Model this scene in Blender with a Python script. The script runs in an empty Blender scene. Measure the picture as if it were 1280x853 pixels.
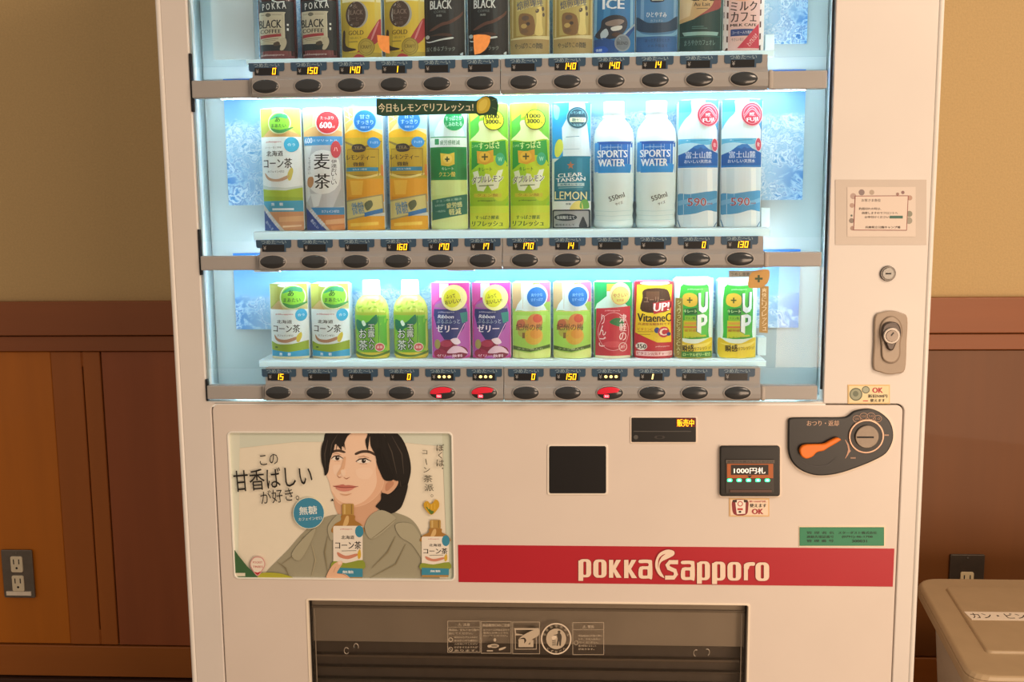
import bpy, bmesh, math, random
from mathutils import Vector, Matrix
from mathutils.geometry import tessellate_polygon
random.seed(3)
SC = bpy.context.scene
COL = SC.collection

# ---------------------------------------------------------------- camera
FPX = 1250.0
CY, CP, CR = math.radians(-3.10), math.radians(7.62), math.radians(-0.546)
CAM = Vector((0.03645, -1.56, 1.2))
fwd = Vector((math.sin(CY)*math.cos(CP), math.cos(CY)*math.cos(CP), -math.sin(CP)))
rt = Vector((math.cos(CY), -math.sin(CY), 0)); upv = rt.cross(fwd)
R_ = math.cos(CR)*rt + math.sin(CR)*upv
U_ = -math.sin(CR)*rt + math.cos(CR)*upv
cd = bpy.data.cameras.new('camera'); cam = bpy.data.objects.new('camera', cd); COL.objects.link(cam)
cd.sensor_fit = 'HORIZONTAL'; cd.sensor_width = 36; cd.lens = 36*FPX/1280; cd.clip_start = 0.02
M3 = Matrix((R_, U_, -fwd)).transposed()
cam.matrix_world = Matrix.Translation(CAM) @ M3.to_4x4()
SC.camera = cam

def at(u, v, Y=0.0):
    d = (u-640)*R_ - (v-426.5)*U_ + FPX*fwd
    t = (Y-CAM.y)/d.y
    q = CAM + d*t
    return (q.x, q.z)

# ---------------------------------------------------------------- light
w = bpy.data.worlds.new('world'); SC.world = w; w.use_nodes = True
w.node_tree.nodes['Background'].inputs[0].default_value = (1.0, 0.80, 0.62, 1)
w.node_tree.nodes['Background'].inputs[1].default_value = 0.285
SC.view_settings.view_transform = 'Standard'; SC.view_settings.look = 'None'
SC.view_settings.gamma = 1; SC.view_settings.exposure = 0.72; SC.view_settings.use_curve_mapping = False

def area(name, loc, target, sx, sy, power, col):
    l = bpy.data.lights.new(name, 'AREA'); l.shape = 'RECTANGLE'; l.size = sx; l.size_y = sy
    l.energy = power; l.color = col
    o = bpy.data.objects.new(name, l); COL.objects.link(o); o.location = loc
    o.rotation_euler = (Vector(target)-Vector(loc)).to_track_quat('-Z', 'Y').to_euler()
    return o
area('ceiling_lamp', (1.7, -1.6, 2.35), (0.3, 0.2, 0.4), 1.2, 0.6, 22, (1.0, 0.76, 0.55))
area('floor_glow', (1.6, -2.2, 0.5), (0.3, 0, 0.6), 1.6, 0.9, 20, (1.0, 0.72, 0.50))

# ---------------------------------------------------------------- materials
def lin(h):
    h = h.lstrip('#'); out = []
    for i in (0, 2, 4):
        c = int(h[i:i+2], 16)/255
        out.append(c/12.92 if c <= .04045 else ((c+.055)/1.055)**2.4)
    return tuple(out)+(1,)
_M = {}
def mat(h, rough=.45, metal=0.0, emit=0.0, coat=0.0, grain=0.0, scale=60, bump=0.0, stretch=None, alpha=1.0, trans=0.0):
    key = (h, rough, metal, emit, coat, grain, scale, bump, stretch, alpha, trans)
    if key in _M: return _M[key]
    m = bpy.data.materials.new('paint_'+h.strip('#')); m.use_nodes = True
    nt = m.node_tree; b = nt.nodes['Principled BSDF']
    c = lin(h)
    b.inputs['Base Color'].default_value = c
    b.inputs['Roughness'].default_value = rough
    b.inputs['Metallic'].default_value = metal
    b.inputs['Coat Weight'].default_value = coat
    b.inputs['Alpha'].default_value = alpha
    b.inputs['Transmission Weight'].default_value = trans
    if emit:
        b.inputs['Emission Color'].default_value = c; b.inputs['Emission Strength'].default_value = emit
    if grain or bump:
        tc = nt.nodes.new('ShaderNodeTexCoord'); mp = nt.nodes.new('ShaderNodeMapping')
        if stretch: mp.inputs['Scale'].default_value = stretch
        n = nt.nodes.new('ShaderNodeTexNoise'); n.inputs['Scale'].default_value = scale
        n.inputs['Detail'].default_value = 4
        nt.links.new(tc.outputs['Object'], mp.inputs[0]); nt.links.new(mp.outputs[0], n.inputs['Vector'])
        if grain:
            r = nt.nodes.new('ShaderNodeValToRGB')
            r.color_ramp.elements[0].position = .3; r.color_ramp.elements[1].position = .7
            r.color_ramp.elements[0].color = tuple(x*(1-grain) for x in c[:3])+(1,)
            r.color_ramp.elements[1].color = tuple(min(1, x*(1+grain)) for x in c[:3])+(1,)
            nt.links.new(n.outputs['Fac'], r.inputs[0]); nt.links.new(r.outputs[0], b.inputs['Base Color'])
        if bump:
            bp = nt.nodes.new('ShaderNodeBump'); bp.inputs['Strength'].default_value = bump
            bp.inputs['Distance'].default_value = .002
            nt.links.new(n.outputs['Fac'], bp.inputs['Height']); nt.links.new(bp.outputs[0], b.inputs['Normal'])
    _M[key] = m
    return m

def glass_mat(name, tint, fac, rough=0.0, spec=1.0):
    m = bpy.data.materials.new(name); m.use_nodes = True; nt = m.node_tree
    for n in list(nt.nodes): nt.nodes.remove(n)
    o = nt.nodes.new('ShaderNodeOutputMaterial'); mx = nt.nodes.new('ShaderNodeMixShader')
    t = nt.nodes.new('ShaderNodeBsdfTransparent'); t.inputs[0].default_value = tint
    g = nt.nodes.new('ShaderNodeBsdfGlossy'); g.inputs['Roughness'].default_value = rough
    fr = nt.nodes.new('ShaderNodeFresnel'); fr.inputs[0].default_value = 1.45
    ml = nt.nodes.new('ShaderNodeMath'); ml.operation = 'MULTIPLY'; ml.inputs[1].default_value = fac
    nt.links.new(fr.outputs[0], ml.inputs[0]); nt.links.new(ml.outputs[0], mx.inputs[0])
    nt.links.new(t.outputs[0], mx.inputs[1]); nt.links.new(g.outputs[0], mx.inputs[2])
    nt.links.new(mx.outputs[0], o.inputs[0])
    return m

WHITE = mat('#e0d9d3', .38, grain=.02, scale=8)
HOUSE = mat('#9b9998', .42, grain=.02, scale=20)
RAILM = mat('#a4a19f', .42, grain=.02, scale=20)
BLACKP = mat('#232326', .3, grain=.05, scale=90)
DARKGAP = mat('#15161a', .7, grain=.05)
CYWHITE = mat('#e2eff0', .4, grain=.01, scale=15)
GLASS = glass_mat('display_glass', (.97, .99, .99, 1), .7)
CLEAR = glass_mat('clear_plastic', (.93, .98, .98, 1), 1.0, .05)

# ---------------------------------------------------------------- object helpers
def link(name, me, parent=None):
    o = bpy.data.objects.new(name, me); COL.objects.link(o)
    if parent is not None: o.parent = parent
    return o
def tag(o, label=None, cat=None, group=None, kind=None):
    if label: o['label'] = label
    if cat: o['category'] = cat
    if group: o['group'] = group
    if kind: o['kind'] = kind
    return o
def empty(name, loc=(0, 0, 0)):
    o = bpy.data.objects.new(name, None); COL.objects.link(o); o.location = loc; o.empty_display_size = .05
    return o
def local(parent):
    if parent is None: return Vector((0, 0, 0))
    v = Vector(parent.location); p = parent.parent
    while p is not None: v += Vector(p.location); p = p.parent
    return v
def bm_to(name, bm, m, parent=None, smooth=False):
    """mesh in WORLD coordinates -> shifted to the parent's origin"""
    me = bpy.data.meshes.new(name)
    off = local(parent)
    if off.length: bmesh.ops.translate(bm, verts=bm.verts, vec=-off)
    bm.normal_update(); bm.to_mesh(me); bm.free()
    for x in (m if isinstance(m, (list, tuple)) else [m]): me.materials.append(x)
    if smooth:
        for p in me.polygons: p.use_smooth = True
    return link(name, me, parent)
def add_box(bm, x0, x1, y0, y1, z0, z1, bev=0.0, seg=2):
    r = bmesh.ops.create_cube(bm, size=1)
    vs = r['verts']
    bmesh.ops.scale(bm, verts=vs, vec=(x1-x0, y1-y0, z1-z0))
    bmesh.ops.translate(bm, verts=vs, vec=((x0+x1)/2, (y0+y1)/2, (z0+z1)/2))
    if bev:
        es = list({e for v in vs for e in v.link_edges})
        bmesh.ops.bevel(bm, geom=es, offset=bev, segments=seg, profile=.6, affect='EDGES')
def box(name, x0, x1, y0, y1, z0, z1, m, parent=None, bev=0.0, seg=2):
    bm = bmesh.new(); add_box(bm, x0, x1, y0, y1, z0, z1, bev, seg)
    return bm_to(name, bm, m, parent)
def rrect(x0, x1, z0, z1, r=.0, n=6):
    if r <= 0: return [(x0, z0), (x1, z0), (x1, z1), (x0, z1)]
    p = []
    for cx, cz, a in ((x1-r, z0+r, -90), (x1-r, z1-r, 0), (x0+r, z1-r, 90), (x0+r, z0+r, 180)):
        for i in range(n+1):
            t = math.radians(a+90*i/n); p.append((cx+r*math.cos(t), cz+r*math.sin(t)))
    return p
def plate(name, loops, y0, y1, m, parent=None, bev=0.0, smooth=False):
    """outline with holes in the XZ plane, between depths y0 (front) and y1, rounded edges"""
    c = bpy.data.curves.new(name, 'CURVE'); c.dimensions = '2D'; c.fill_mode = 'BOTH'
    th = (y1-y0)/2
    c.extrude = max(th-bev, 0); c.bevel_depth = bev; c.bevel_resolution = 2
    if bev: c.offset = -bev
    for lp in loops:
        s = c.splines.new('POLY'); s.points.add(len(lp)-1); s.use_cyclic_u = True
        for i, (x, z) in enumerate(lp): s.points[i].co = (x, z, 0, 1)
    o = bpy.data.objects.new(name, c)
    me = o.to_mesh(); bm = bmesh.new(); bm.from_mesh(me); o.to_mesh_clear()
    bpy.data.objects.remove(o); bpy.data.curves.remove(c)
    yc = (y0+y1)/2
    for v in bm.verts: v.co = Vector((v.co.x, yc-v.co.z, v.co.y))
    bmesh.ops.remove_doubles(bm, verts=bm.verts, dist=1e-6)
    bmesh.ops.recalc_face_normals(bm, faces=bm.faces)
    for f in bm.faces: f.material_index = 0
    return bm_to(name, bm, m, parent, smooth)
def cyl_y(name, cx, cz, r, y0, y1, m, parent=None, n=32, bev=0.0):
    return plate(name, [[(cx+r*math.cos(i*2*math.pi/n), cz+r*math.sin(i*2*math.pi/n)) for i in range(n)]], y0, y1, m, parent, bev)
def smooth_loop(pts, k=5):
    out = []; n = len(pts)
    for i in range(n):
        a, b, c, d = pts[i-1], pts[i], pts[(i+1) % n], pts[(i+2) % n]
        for j in range(k):
            t = j/k
            out.append(tuple(.5*((2*b[q]) + (-a[q]+c[q])*t + (2*a[q]-5*b[q]+4*c[q]-d[q])*t*t + (-a[q]+3*b[q]-3*c[q]+d[q])*t**3) for q in (0, 1)))
    return out

# ---------------------------------------------------------------- flat print
_T = {}
def text_mesh(s, bold=0.0):
    key = (s, bold)
    if key not in _T:
        c = bpy.data.curves.new('lettering', 'FONT'); c.body = s; c.resolution_u = 2
        o = bpy.data.objects.new('lettering', c); me = o.to_mesh()
        V = [(v.co.x, v.co.y) for v in me.vertices]; F = [tuple(p.vertices) for p in me.polygons]
        o.to_mesh_clear(); bpy.data.objects.remove(o); bpy.data.curves.remove(c)
        if V:
            x0 = min(v[0] for v in V); x1 = max(v[0] for v in V); y0 = min(v[1] for v in V); y1 = max(v[1] for v in V)
            V = [((x-x0)/max(x1-x0, 1e-6), (y-y0)/max(y1-y0, 1e-6)) for x, y in V]
        _T[key] = (V, F)
    return _T[key]

class Print:
    """flat coloured shapes on a surface; map(x, y) turns label coordinates (y down) into local X, Z"""
    EPS = 3e-5
    def __init__(s, mp): s.mp = mp; s.V = []; s.F = []; s.mi = []; s.mats = []; s.layer = 0
    def _m(s, col, kw):
        m = col if not isinstance(col, str) else mat(col, **kw)
        if m not in s.mats: s.mats.append(m)
        return s.mats.index(m)
    def raw(s, V, F, col, **kw):
        s.layer += 1
        b = len(s.V); i = s._m(col, kw)
        for p in V:
            x, z = s.mp(p[0], p[1]); s.V.append((x, z, s.layer))
        for f in F: s.F.append([b+j for j in f]); s.mi.append(i)
    def poly(s, pts, col, holes=(), **kw):
        loops = [[Vector((p[0], p[1], 0)) for p in l] for l in [pts]+list(holes)]
        flat = [p for l in loops for p in l]
        s.raw([(p.x, p.y) for p in flat], tessellate_polygon(loops), col, **kw)
    def sm(s, pts, col, k=5, **kw): s.poly(smooth_loop(pts, k), col, **kw)
    def rect(s, x0, y0, x1, y1, col, **kw): s.poly([(x0, y0), (x1, y0), (x1, y1), (x0, y1)], col, **kw)
    def rr(s, x0, y0, x1, y1, r, col, **kw): s.poly(rrect(x0, x1, y0, y1, r, 4), col, **kw)
    def ell(s, cx, cy, rx, ry, col, n=28, rot=0, **kw):
        a = math.radians(rot)
        s.poly([(cx+rx*math.cos(t)*math.cos(a)-ry*math.sin(t)*math.sin(a), cy+rx*math.cos(t)*math.sin(a)+ry*math.sin(t)*math.cos(a))
                for t in [i*2*math.pi/n for i in range(n)]], col, **kw)
    def ring(s, cx, cy, rx, ry, wd, col, n=32, **kw):
        o = [(cx+rx*math.cos(i*2*math.pi/n), cy+ry*math.sin(i*2*math.pi/n)) for i in range(n)]
        q = [(cx+(rx-wd)*math.cos(i*2*math.pi/n), cy+(ry-wd)*math.sin(i*2*math.pi/n)) for i in range(n)]
        s.raw(o+q, [(i, (i+1) % n, n+(i+1) % n, n+i) for i in range(n)], col, **kw)
    def line(s, pts, wd, col, **kw):
        V = []; F = []; n = len(pts)
        for i, (x, y) in enumerate(pts):
            a = pts[max(i-1, 0)]; b = pts[min(i+1, n-1)]
            dx, dy = b[0]-a[0], b[1]-a[1]; L = math.hypot(dx, dy) or 1
            ww = wd[i] if isinstance(wd, (list, tuple)) else wd
            V += [(x-dy/L*ww/2, y+dx/L*ww/2), (x+dy/L*ww/2, y-dx/L*ww/2)]
            if i: F.append((2*i-2, 2*i-1, 2*i+1, 2*i))
        s.raw(V, F, col, **kw)
    def outl(s, t, x0, y0, x1, y1, col, edge, g=4, **kw):
        for dx, dy in ((-g, -g), (g, -g), (-g, g), (g, g), (g, 0), (-g, 0)): s.text(t, x0+dx, y0+dy, x1+dx, y1+dy, edge, 0, **kw)
        s.text(t, x0, y0, x1, y1, col, .012, **kw)
    def frame(s, x0, y0, x1, y1, wd, col, **kw):
        s.poly([(x0, y0), (x1, y0), (x1, y1), (x0, y1)], col, holes=[[(x0+wd, y0+wd), (x1-wd, y0+wd), (x1-wd, y1-wd), (x0+wd, y1-wd)]], **kw)
    def text(s, t, x0, y0, x1, y1, col, bold=0.0, rot=0, slant=0, vert=False, **kw):
        if vert:
            n = len(t); h = (y1-y0)/n; lay = s.layer
            for i, ch in enumerate(t):
                if ch == ' ': continue
                s.layer = lay
                if ch == 'ー' or ch == '〜':
                    cx = (x0+x1)/2; s.line([(cx, y0+h*(i+.08)), (cx, y0+h*(i+.88))], (x1-x0)*.14, col, **kw)
                elif ch in '、。': s.ell(x1-(x1-x0)*.2, y0+h*(i+.2), (x1-x0)*.09, (x1-x0)*.09, col, n=10, **kw)
                else:
                    sm_ = .15 if ch in 'っゃゅょッャュョ' else 0; nr = .24 if ch in 'くしり' else 0
                    s.text(ch, x0+(x1-x0)*(sm_+nr), y0+h*(i+.04+sm_), x1-(x1-x0)*nr, y0+h*(i+.94), col, bold, **kw)
            return
        V, F = text_mesh(t)
        if not V: return
        if bold:     # heavier strokes: the same lettering printed twice, a hair apart
            n_ = sum(.55 if ord(c) < 256 else 1.0 for c in t); sh_ = bold*1.5*(x1-x0)/n_
            s.text(t, x0-sh_/2, y0, x1-sh_/2, y1, col, 0, rot, slant, **kw); s.text(t, x0+sh_/2, y0, x1+sh_/2, y1, col, 0, rot, slant, **kw); return
        a = math.radians(rot); cx, cy = (x0+x1)/2, (y0+y1)/2; W = []
        for u, v in V:
            x = x0+(x1-x0)*u + slant*(v-.5)*(y1-y0); y = y1-(y1-y0)*v
            dx, dy = x-cx, y-cy
            W.append((cx+dx*math.cos(a)+dy*math.sin(a), cy-dx*math.sin(a)+dy*math.cos(a)))
        s.raw(W, F, col, **kw)
    def build(s, name, parent, surf, xc=(), zc=(), clip=None):
        bm = bmesh.new(); vs = [bm.verts.new((x, 0, z)) for x, z, l in s.V]
        for v, q in zip(vs, s.V): v.co.y = -q[2]*s.EPS
        for f, mi in zip(s.F, s.mi):
            if len(set(f)) < 3: continue
            try: fc = bm.faces.new([vs[i] for i in f])
            except ValueError: continue
            fc.material_index = mi
        def cut(co, no, **k): bmesh.ops.bisect_plane(bm, geom=bm.verts[:]+bm.edges[:]+bm.faces[:], plane_co=co, plane_no=no, dist=1e-7, **k)
        if clip:
            x0, x1, z0, z1 = clip
            cut((x0, 0, 0), (-1, 0, 0), clear_outer=True); cut((x1, 0, 0), (1, 0, 0), clear_outer=True)
            cut((0, 0, z0), (0, 0, -1), clear_outer=True); cut((0, 0, z1), (0, 0, 1), clear_outer=True)
        for x in xc: cut((x, 0, 0), (1, 0, 0))
        for z in zc: cut((0, 0, z), (0, 0, 1))
        for v in bm.verts: v.co.y = surf(v.co.x, v.co.z) + v.co.y
        for f in bm.faces:
            f.normal_update()
            if f.normal.y > 0: f.normal_flip()
        me = bpy.data.meshes.new(name); bm.to_mesh(me); bm.free()
        for m in s.mats: me.materials.append(m)
        return link(name, me, parent)
def decal(name, Y, parent, sc=1.0, ox=0.0, oy=0.0):
    """a print traced on a flat surface at depth Y; coordinates are those of a crop (scale, offset)"""
    off = local(parent)
    def mp(x, y):
        a = at(ox+x/sc, oy+y/sc, Y); return (a[0]-off.x, a[1]-off.z)
    p = Print(mp); p.done = lambda clip=None: p.build(name, parent, lambda x, z: Y-.0004-off.y, clip=clip)
    return p

# ================================================================ SETTING
WY = 0.72
# floor
fl = box('floor', -3.2, 3.2, -4.5, WY+.1, -.05, 0, mat('#8d7a63', .6, grain=.12, scale=30, bump=.2)); tag(fl, kind='structure')
WALLP = mat('#c4a876', .8, grain=.05, scale=220, bump=.35)
wb = box('wall_back', -3.2, 3.2, WY+.012, WY+.1, 0, 2.6, WALLP); tag(wb, kind='structure')
def wood(h, g=.07): return mat(h, .5, grain=g, scale=7, bump=.06, stretch=(3.0, 3.0, .22), coat=.05)
def woodh(h, g=.06): return mat(h, .5, grain=g, scale=7, bump=.06, stretch=(.22, 3.0, 3.0), coat=.05)
W_OR, W_MID, W_DK, W_RAIL, W_BR = wood('#b7690e'), wood('#a05a1c'), wood('#98522a'), woodh('#8e5026'), wood('#6f4015')
def panel(x0, x1, z0, z1, m, y=0.0, bev=.0015):
    return box('wood_panel', x0, x1, WY+y, WY+.012, z0, z1, m, wb, bev, 1)
for s, xr in ((-1, (-3.2, -.60)), (1, (.60, 3.2))):
    tr = box('trim_1' if s < 0 else 'trim_2', xr[0], xr[1], WY-.012, WY+.012, .9115, .991, W_RAIL, None, .002); tag(tr, kind='structure')
    panel(xr[0], xr[1], .873, .909, W_RAIL, -.006)
panel(-3.2, -1.0605-.0015, .873-.002, .8755, W_RAIL, .006)
panel(-3.2, -1.183, .1435, .8715, W_OR, .002)
# stile with its narrow inlaid groove, built as two boards either side of the dark gap
panel(-1.1815, -1.1075, .1435, .8715, W_MID, 0); panel(-1.1045, -1.0625, .1435, .8715, W_MID, 0)
panel(-1.1075, -1.1045, .835, .8715, W_MID, 0); panel(-1.1075, -1.1045, .1435, .182, W_MID, 0)
box('groove', -1.1075, -1.1045, WY+.009, WY+.0125, .182, .835, mat('#3c1a0c', .7, grain=.1), wb)
panel(-1.059, -.60, .1435, .8715, W_DK, 0)
panel(-.62, .845, .1435, .8715, W_BR, .004)
panel(.846, 3.2, .1435, .8715, W_BR, 0)
panel(-3.2, 3.2, .062, .1405, woodh('#9c5a1e'), -.004)
bb = box('baseboard_back', -3.2, 3.2, WY-.014, WY+.012, 0, .058, mat('#3a2116', .5, grain=.1), None, .002); tag(bb, kind='structure')

def outlet(name, cx, cz, wd, ht, label, plate_m, face_m, two=True, strip=False):
    o = empty(name, (cx, WY, cz)); tag(o, label, 'outlet')
    y = WY-.0005
    plate('cover_plate', [rrect(cx-wd/2, cx+wd/2, cz-ht/2, cz+ht/2, .003)], y-.006, y, plate_m, o, .0015)
    fh = ht*.30
    for k in ((.21, -.19) if two else (0.0,)):
        zc = cz+ht*k; fc = plate('socket_face', [rrect(cx-wd*.19, cx+wd*.19, zc-fh*.55, zc+fh*.55, .004)], y-.009, y-.005, face_m, o, .0008)
        for sx in (-1, 1): box('slot', cx+sx*wd*.085-.0012, cx+sx*wd*.085+.0012, y-.0094, y-.0089, zc+fh*.02, zc+fh*.36, DARKGAP, fc)
        cyl_y('ground_hole', cx, zc-fh*.25, .0028, y-.0094, y-.0089, DARKGAP, fc, 12)
    if not two:
        pass
    cyl_y('screw', cx, cz+ht*.44, .0022, y-.0075, y-.0055, mat('#8c8a85', .3, .8, grain=.1), o, 12)
    if strip:
        bx = box('paper_strip', cx-wd*.40, cx+wd*.40, y-.0095, y-.006, cz-ht*.44, cz-ht*.36, mat('#e6dccb', .6, grain=.04), o)
        d = Print(lambda x, q: (x, q)); d.text('101-ｺﾝｾﾝﾄ', -wd*.34, -cz, wd*.34, -cz, '#333333')
    return o
outlet('wall_outlet', -1.2985, .3245, .077, .121, 'grey metal double outlet on the orange wood panel left of the vending machine',
       mat('#77726c', .35, .6, grain=.08), mat('#ddd2b8', .5, grain=.03), True, True)
outlet('wall_outlet', .962, .334, .078, .122, 'dark grey outlet plate on the brown wall above the bin lid',
       mat('#4f463d', .4, .5, grain=.08), mat('#d8c49c', .5, grain=.03), False)

# ================================================================ VENDING MACHINE
VM = empty('vending_machine', (0, 0.35, 0)); tag(VM, 'large white drinks vending machine with three lit rows of sample bottles', 'vending machine')
XL, XR, ZT = -.5925, .5965, 1.83
WX0, WX1, WZ0, WZ1 = -.5435, .4385, .8925, 1.765
box('cabinet', XL+.006, XR-.006, .112, .70, .03, ZT-.005, WHITE, VM, .006)
for sx in (-.5, .5):
    for yy in (.16, .62): cyl = box('foot', sx-.03, sx+.03, yy-.03, yy+.03, 0, .031, BLACKP, VM, .004)
# door front frame and surrounding side shell
plate('door_frame', [rrect(XL+.008, XR-.008, .058, ZT-.008, .004, 2), rrect(WX0, WX1, WZ0, WZ1, .002, 2), rrect(-.5365, .5630, .07, .8905, .012, 6)], 0.0003, .03, WHITE, VM, .0016)
plate('edge_trim', [rrect(XL, XR, .05, ZT, .004, 2), rrect(XL+.0085, XR-.0085, .0585, ZT-.0085, .002, 2)], -.0012, .03, mat('#e6e2dc', .25, grain=.01), VM, .0036)
plate('door_shell', [rrect(XL+.001, XR-.001, .05, ZT-.001, .003, 2), rrect(XL+.012, XR-.012, .07, ZT-.02, .003, 2)], .028, .111, WHITE, VM)
box('window_sill', WX0-.004, WX1+.004, .0015, .10, WZ0-.0085, WZ0+.0012, mat('#f2f7f7', .35, grain=.01), VM, .0005)
plate('window_jamb', [rrect(WX0-.016, WX1+.016, WZ0-.008, WZ1+.006, 0), rrect(WX0-.012, WX1+.012, WZ0, WZ1-.001, 0)], .0302, .098, CYWHITE, VM)
# dark gasket line between jamb and back panels
for nm, x in (('gasket', WX0+.0015), ('gasket', WX1-.0035)):
    box(nm, x, x+.0025, .006, .010, WZ0+.02, WZ1-.02, DARKGAP if x > 0 else mat('#9fb2b6', .5, grain=.05), VM)
for z0, z1 in ((1.352, 1.44), (1.098, 1.17), (.8945, .93)):
    box('hinge_clip', WX0+.0005, WX0+.0032, -.0015, .006, z0, z1, DARKGAP, VM)

# --- printed back panel of the display: sky and ice
def ice_mat(z0, zr, zb):
    m = bpy.data.materials.new('ice_print'); m.use_nodes = True; nt = m.node_tree; L = nt.links; N = nt.nodes.new
    b = nt.nodes['Principled BSDF']; b.inputs['Roughness'].default_value = .35
    tc = N('ShaderNodeTexCoord'); sp = N('ShaderNodeSeparateXYZ'); L.new(tc.outputs['Object'], sp.inputs[0])
    n1 = N('ShaderNodeTexNoise'); n1.inputs['Scale'].default_value = 14; n1.inputs['Detail'].default_value = 5; L.new(tc.outputs['Object'], n1.inputs['Vector'])
    ad = N('ShaderNodeMath'); ad.operation = 'MULTIPLY_ADD'; ad.inputs[1].default_value = .09; L.new(n1.outputs['Fac'], ad.inputs[0]); L.new(sp.outputs['Z'], ad.inputs[2])
    th = N('ShaderNodeMapRange'); th.inputs['From Min'].default_value = zr-.004+.045; th.inputs['From Max'].default_value = zr+.004+.045
    L.new(ad.outputs[0], th.inputs['Value'])
    # sky gradient printed on the panel
    sk = N('ShaderNodeMapRange'); sk.inputs['From Min'].default_value = zr-.02; sk.inputs['From Max'].default_value = z0
    L.new(sp.outputs['Z'], sk.inputs['Value'])
    rs = N('ShaderNodeValToRGB'); rs.color_ramp.elements[0].color = lin('#8cc0e0'); rs.color_ramp.elements[1].color = lin('#2468ba')
    L.new(sk.outputs[0], rs.inputs[0])
    # ice facets
    mp = N('ShaderNodeMapping'); mp.inputs['Scale'].default_value = (1, 1, 1.2); L.new(tc.outputs['Object'], mp.inputs[0])
    n2 = N('ShaderNodeTexNoise'); n2.inputs['Scale'].default_value = 26; n2.inputs['Detail'].default_value = 4; n2.inputs['Distortion'].default_value = 1.5; L.new(mp.outputs[0], n2.inputs['Vector'])
    mx = N('ShaderNodeMix'); mx.data_type = 'RGBA'; mx.blend_type = 'LINEAR_LIGHT'; mx.inputs[0].default_value = .06
    L.new(mp.outputs[0], mx.inputs[6]); L.new(n2.outputs['Color'], mx.inputs[7])
    vo = N('ShaderNodeTexVoronoi'); vo.inputs['Scale'].default_value = 20; vo.feature = 'F1'; L.new(mx.outputs[2], vo.inputs['Vector'])
    ns = N('ShaderNodeTexNoise'); ns.inputs['Scale'].default_value = 24; ns.inputs['Detail'].default_value = 6; ns.inputs['Distortion'].default_value = 2.2; L.new(mp.outputs[0], ns.inputs['Vector'])
    av = N('ShaderNodeMath'); av.operation = 'MULTIPLY_ADD'; av.inputs[1].default_value = .55; L.new(vo.outputs['Distance'], av.inputs[0]); L.new(ns.outputs['Fac'], av.inputs[2])
    ri = N('ShaderNodeValToRGB'); cr = ri.color_ramp
    cr.elements[0].position = .46; cr.elements[0].color = lin('#6fa6cf'); cr.elements[1].position = .90; cr.elements[1].color = lin('#b4cfdc')
    for ps, c in ((.54, '#a9c6d6'), (.60, '#d5dfe2'), (.68, '#93b8d0'), (.74, '#cfdce0'), (.80, '#86aecb')):
        e = cr.elements.new(ps); e.color = lin(c)
    L.new(av.outputs[0], ri.inputs[0])
    # the blue crystals gather in the lower outer corners of the artwork
    rb = N('ShaderNodeValToRGB'); cb = rb.color_ramp
    cb.elements[0].position = .46; cb.elements[0].color = lin('#1d5fae'); cb.elements[1].position = .90; cb.elements[1].color = lin('#2f78c0')
    for ps, c in ((.55, '#3f8acb'), (.62, '#c6dcea'), (.70, '#2a6cb8'), (.78, '#a8cbe2')):
        e = cb.elements.new(ps); e.color = lin(c)
    L.new(av.outputs[0], rb.inputs[0])
    dx = N('ShaderNodeMath'); dx.operation = 'ADD'; dx.inputs[1].default_value = .05; L.new(sp.outputs['X'], dx.inputs[0])
    ab = N('ShaderNodeMath'); ab.operation = 'ABSOLUTE'; L.new(dx.outputs[0], ab.inputs[0])
    m1 = N('ShaderNodeMapRange'); m1.inputs['From Min'].default_value = .39; m1.inputs['From Max'].default_value = .47; L.new(ab.outputs[0], m1.inputs['Value'])
    m2 = N('ShaderNodeMapRange'); m2.inputs['From Min'].default_value = zb+.035; m2.inputs['From Max'].default_value = zb+.12; m2.inputs['To Min'].default_value = 1; m2.inputs['To Max'].default_value = .1; L.new(sp.outputs['Z'], m2.inputs['Value'])
    mm = N('ShaderNodeMath'); mm.operation = 'MULTIPLY'; L.new(m1.outputs[0], mm.inputs[0]); L.new(m2.outputs[0], mm.inputs[1])
    ic = N('ShaderNodeMix'); ic.data_type = 'RGBA'; L.new(mm.outputs[0], ic.inputs[0]); L.new(ri.outputs[0], ic.inputs[6]); L.new(rb.outputs[0], ic.inputs[7])
    fin = N('ShaderNodeMix'); fin.data_type = 'RGBA'; L.new(th.outputs[0], fin.inputs[0]); L.new(ic.outputs[2], fin.inputs[6]); L.new(rs.outputs[0], fin.inputs[7])
    L.new(fin.outputs[2], b.inputs['Base Color'])
    return m
BK = .088
PLAIN = mat('#aab2b2', .5, grain=.02, scale=10)
bx0, bx1 = WX0-.0115, WX1+.0115
box('back_panel', bx0, bx1, BK+.004, BK+.009, WZ0+.002, WZ1, PLAIN, VM)
def art(x0, x1, z0, z1, zr, name='ice_artwork'): return box(name, x0, x1, BK+.0005, BK+.0035, z0, z1, ice_mat(z1, zr, z0), VM)
ZA2 = at(270, 257, BK)[1]; ZA3 = at(280, 412, BK)[1]
art(-.5215, .4175, ZA2, 1.412, 1.352, 'ice_artwork'); art(-.5185, .417, ZA3, 1.128, 1.062, 'mountain_artwork'); art(.34, .4175, 1.452, WZ1, 1.75)
art(-.46, .34, 1.43, WZ1, 1.70)
for z in (1.3975,): box('blue_strip', bx0, bx1, BK-.002, BK, z+.003, z+.0125, mat('#27508f', .4, grain=.05), VM)
box('blank_card', -.5225, -.455, .050, .052, 1.437, 1.70, mat('#b4bab8', .5, grain=.02, scale=10), VM, .0004)
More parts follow.
